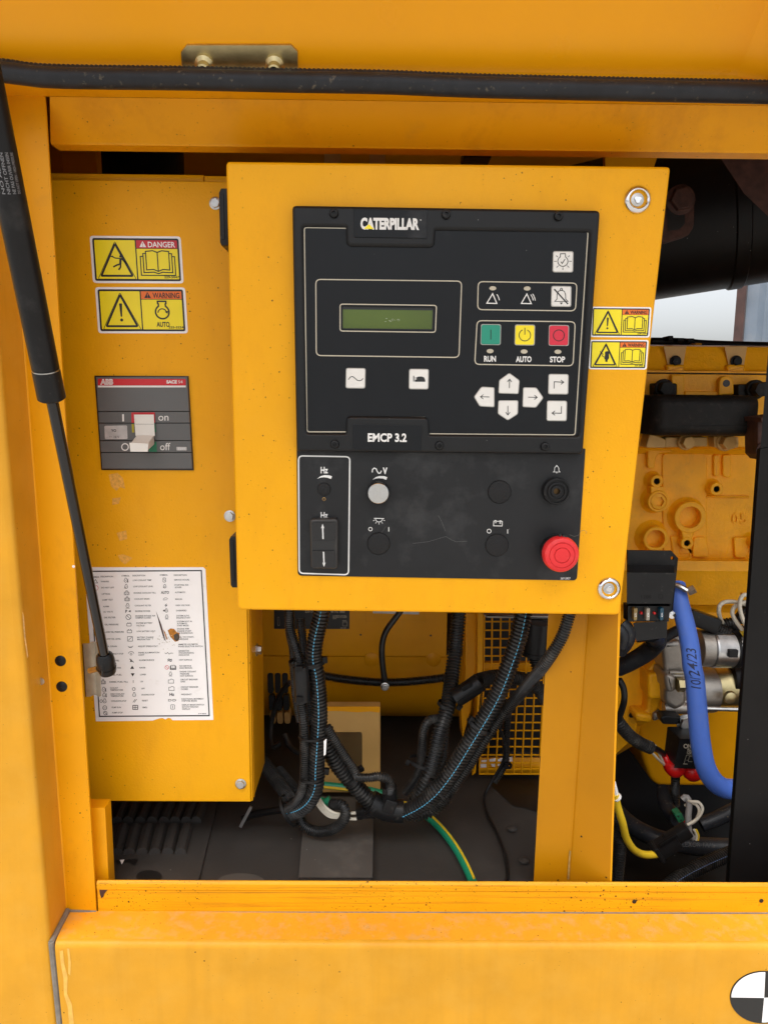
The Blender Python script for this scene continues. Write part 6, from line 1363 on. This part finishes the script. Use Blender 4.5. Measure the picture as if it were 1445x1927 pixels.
part('lock_tab', M().obb(*k6(430, 1600), .203, -35, .030, .004, .005), m_dark, cn2, bevel=.0006)
part('collar', M().obb(*k6(375, 1660), .213, -35, .006, .022, .025), m_plastic, cn2, bevel=.001)
gc = thing('green_connector', 'small green two-pin connector above the grey connector', 'connector', P(*k6(490, 1485), .26))
part('face', M().prism(rquad(k6.l([(466, 1472), (500, 1458), (520, 1500), (488, 1514)]), 3), .255, .27, .001), mat('connector_green', (.02, .16, .07), .4), gc)
part('red_seal', M().prism(rquad(k6.l([(486, 1510), (520, 1497), (522, 1510), (494, 1520)]), 2), .257, .27, .001), m_redb, gc)
for q in ((484, 1477), (497, 1497)): part('pin_hole', M().lathe(*k6(*q), [(.0016, .2548), (.0001, .2547)], 8, Yc=.255, cap=False), m_ink, gc)
solo('black_cable', M().tube([(*k6(410, 1330), .34), (*k6(415, 1400), .32), (*k6(450, 1470), .29), (*k6(480, 1490), .27)], .011, 12), m_rubber, 'black cable descending to the green connector', 'cable')
for i, p_ in enumerate(([(530, 1520, .23), (580, 1490, .23), (608, 1440, .23), (590, 1405, .235), (550, 1400, .24), (525, 1390, .25)], [(530, 1520, .235), (570, 1500, .235), (592, 1450, .235), (575, 1415, .24), (540, 1410, .245), (520, 1420, .25)])):
    solo('wire', M().tube([(*k6(u, v), y) for u, v, y in p_], .0022, 8), m_wire, ('outer', 'inner')[i] + ' cream wire loop next to the green connector', 'wire')
solo('grey_wire', M().tube([(*k6(505, 1390), .25), (*k6(525, 1375), .25), (*k6(540, 1410), .245), (*k6(535, 1480), .24), (*k6(540, 1560), .235), (*k6(560, 1590), .235)], .0046, 10), mat('grey_wire', (.22, .21, .20), .5), 'grey wire hanging beside the cream loops', 'wire')
for i, dx in enumerate((0, 9)): solo('wire', M().tube([(*k6(565 + dx, 1545), .235), (*k6(578 + dx, 1575), .235), (*k6(575 + dx, 1600), .235)], .0018, 8), m_yelw if i else m_wire, ('cream', 'yellow')[i] + ' wire tail under the cream loops', 'wire')
bh = thing('fuel_hose', 'black hose printed FLEXOR 1A along the floor', 'hose', P(*k6(600, 1640), .30))
fpth = [(150, 1440, .40), (250, 1530, .36), (370, 1590, .33), (500, 1620, .32), (620, 1635, .32), (800, 1640, .32)]
part('hose_wall', M().tube([(*k6(u, v), y) for u, v, y in fpth], .0142, 16), m_rubber, bh)
part('lettering', M().text('FLEXOR 1A/1', 490, 1632, 24, 170, .3035, mp=k6, ang=2, bold=.0), mat('faded_print', (.12, .12, .12), .6), bh)
solo('black_hose', M().tube([(*k6(600, 1520), .42), (*k6(680, 1490), .42), (*k6(780, 1440), .42)], .0125, 12), m_rubber, 'dark hose rising towards the black post', 'hose')
conduit('conduit', k6, [(420, 1850, .20), (500, 1790, .22), (600, 1735, .24), (700, 1690, .26), (800, 1650, .28)], 76, 'blue-striped conduit on the floor left of the black post', stripe=(.2, mat('dim_blue_stripe', (.08, .13, .26), .5), .0006))
conduit('conduit', k6, [(150, 1420, .19), (172, 1520, .19), (182, 1640, .19), (172, 1760, .185), (160, 1860, .18)], 62, 'black conduit dropping behind the column edge')
# black post
YPB = .13
bp = solo('black_post', M().prism([(1430, 845), (1545, 820), (1442, 1690), (1368, 1690)], YPB, YPB + .008, .0008), m_dark, 'black painted steel post at the right edge', 'post')
bpe = part('post_edge', M().hull8([(1473, 300), (1585, 300), (1545, 818), (1430, 844)], YPB + .0004, [(1473, 300), (1585, 300), (1545, 818), (1430, 844)], YPB + .008), m_dark, bp)
# black air cleaner / muffler overhead
mu = thing('muffler', 'large black muffler canister above the engine', 'muffler', P(1330, 560, .62))
A0 = P(1180, 455, .66); B0 = P(1760, 350, .52); axm = (B0 - A0).normalized(); Lm = (B0 - A0).length
part('canister', M().lathe(0, 0, [(.105, -.12), (.128, -.10), (.13, 0), (.13, Lm)], 48, origin=A0 + Vector((0, 0, .02)), axis=axm), m_dark, mu, smooth=40)
part('canister_band', M().lathe(0, 0, [(.131, .16), (.1335, .162), (.1335, .182), (.131, .184)], 48, origin=A0 + Vector((0, 0, .02)), axis=axm, cap=False), m_dark, mu)
part('lifting_eye', M().prism(rquad(t3.l([(380, 470), (600, 480), (672, 560), (668, 760), (620, 840), (430, 900), (380, 900)]), 6, 4), .40, .415, .002), m_rust, mu)
part('eye_bolt', M().hexbolt(*t3(545, 535), .016, .40, .012), m_rust, mu)
part('eye_hole', M().flat(t3.l([(430, 590), (590, 600), (585, 740), (540, 790), (440, 800)]), .3985), m_ink, mu)
solo('diagonal_brace', M().hull8(t3.l([(880, 150), (1320, 150), (1320, 690), (1100, 480)]), .28, t3.l([(880, 150), (1320, 150), (1320, 690), (1100, 480)]), .29), m_rust, 'dark diagonal brace in the top right corner', 'brace')
solo('baffle_plate', M().prism(t3.l([(-100, 100), (370, 100), (320, 250), (-100, 250)]), .33, .34), m_paint_in, 'shaded yellow panel above the box at right', 'baffle')
# beyond the far side: shipping container
ctn = thing('shipping_container', 'blue-grey corrugated shipping container in the yard behind', 'container', (P(1376, 620, 4.2).x, 4.17, 0))
xc = P(1376, 620, 4.2).x
m_ctn = mat('faded_blue_container', (.16, .20, .25), .55, var=.2, vscale=3, dust=((.3, .29, .27), 4, .5, .8, .5))
cr = []; x = xc + .06; k = 0
while x < xc + 6:
    for dx, dy in ((0, 0), (.07, 0), (.105, .036), (.175, .036)): cr.append((x + dx, 4.2 + dy))
    x += .21
vs = [(a, b_, z) for z in (.15, 2.75) for a, b_ in cr]; n = len(cr)
part('corrugated_wall', M().add(vs, [(i, i + 1, n + i + 1, n + i) for i in range(n - 1)]), m_ctn, ctn)
part('corner_post', M().box((xc, 4.17, .0), (xc + .055, 4.35, 2.9)), mat('rusty_brown_frame', (.055, .025, .02), .6, var=.3, vscale=12), ctn)
part('top_rail', M().box((xc, 4.18, 2.75), (xc + 6, 4.35, 2.9)), m_ctn, ctn)
part('bottom_rail', M().box((xc + .12, 4.18, .0), (xc + 6, 4.35, .149)), m_ctn, ctn)
part('side_wall', M().box((xc + .02, 4.36, 0), (xc + .06, 6.6, 2.9)), m_ctn, ctn)
ctn.rotation_euler = (0, 0, R_(-31))
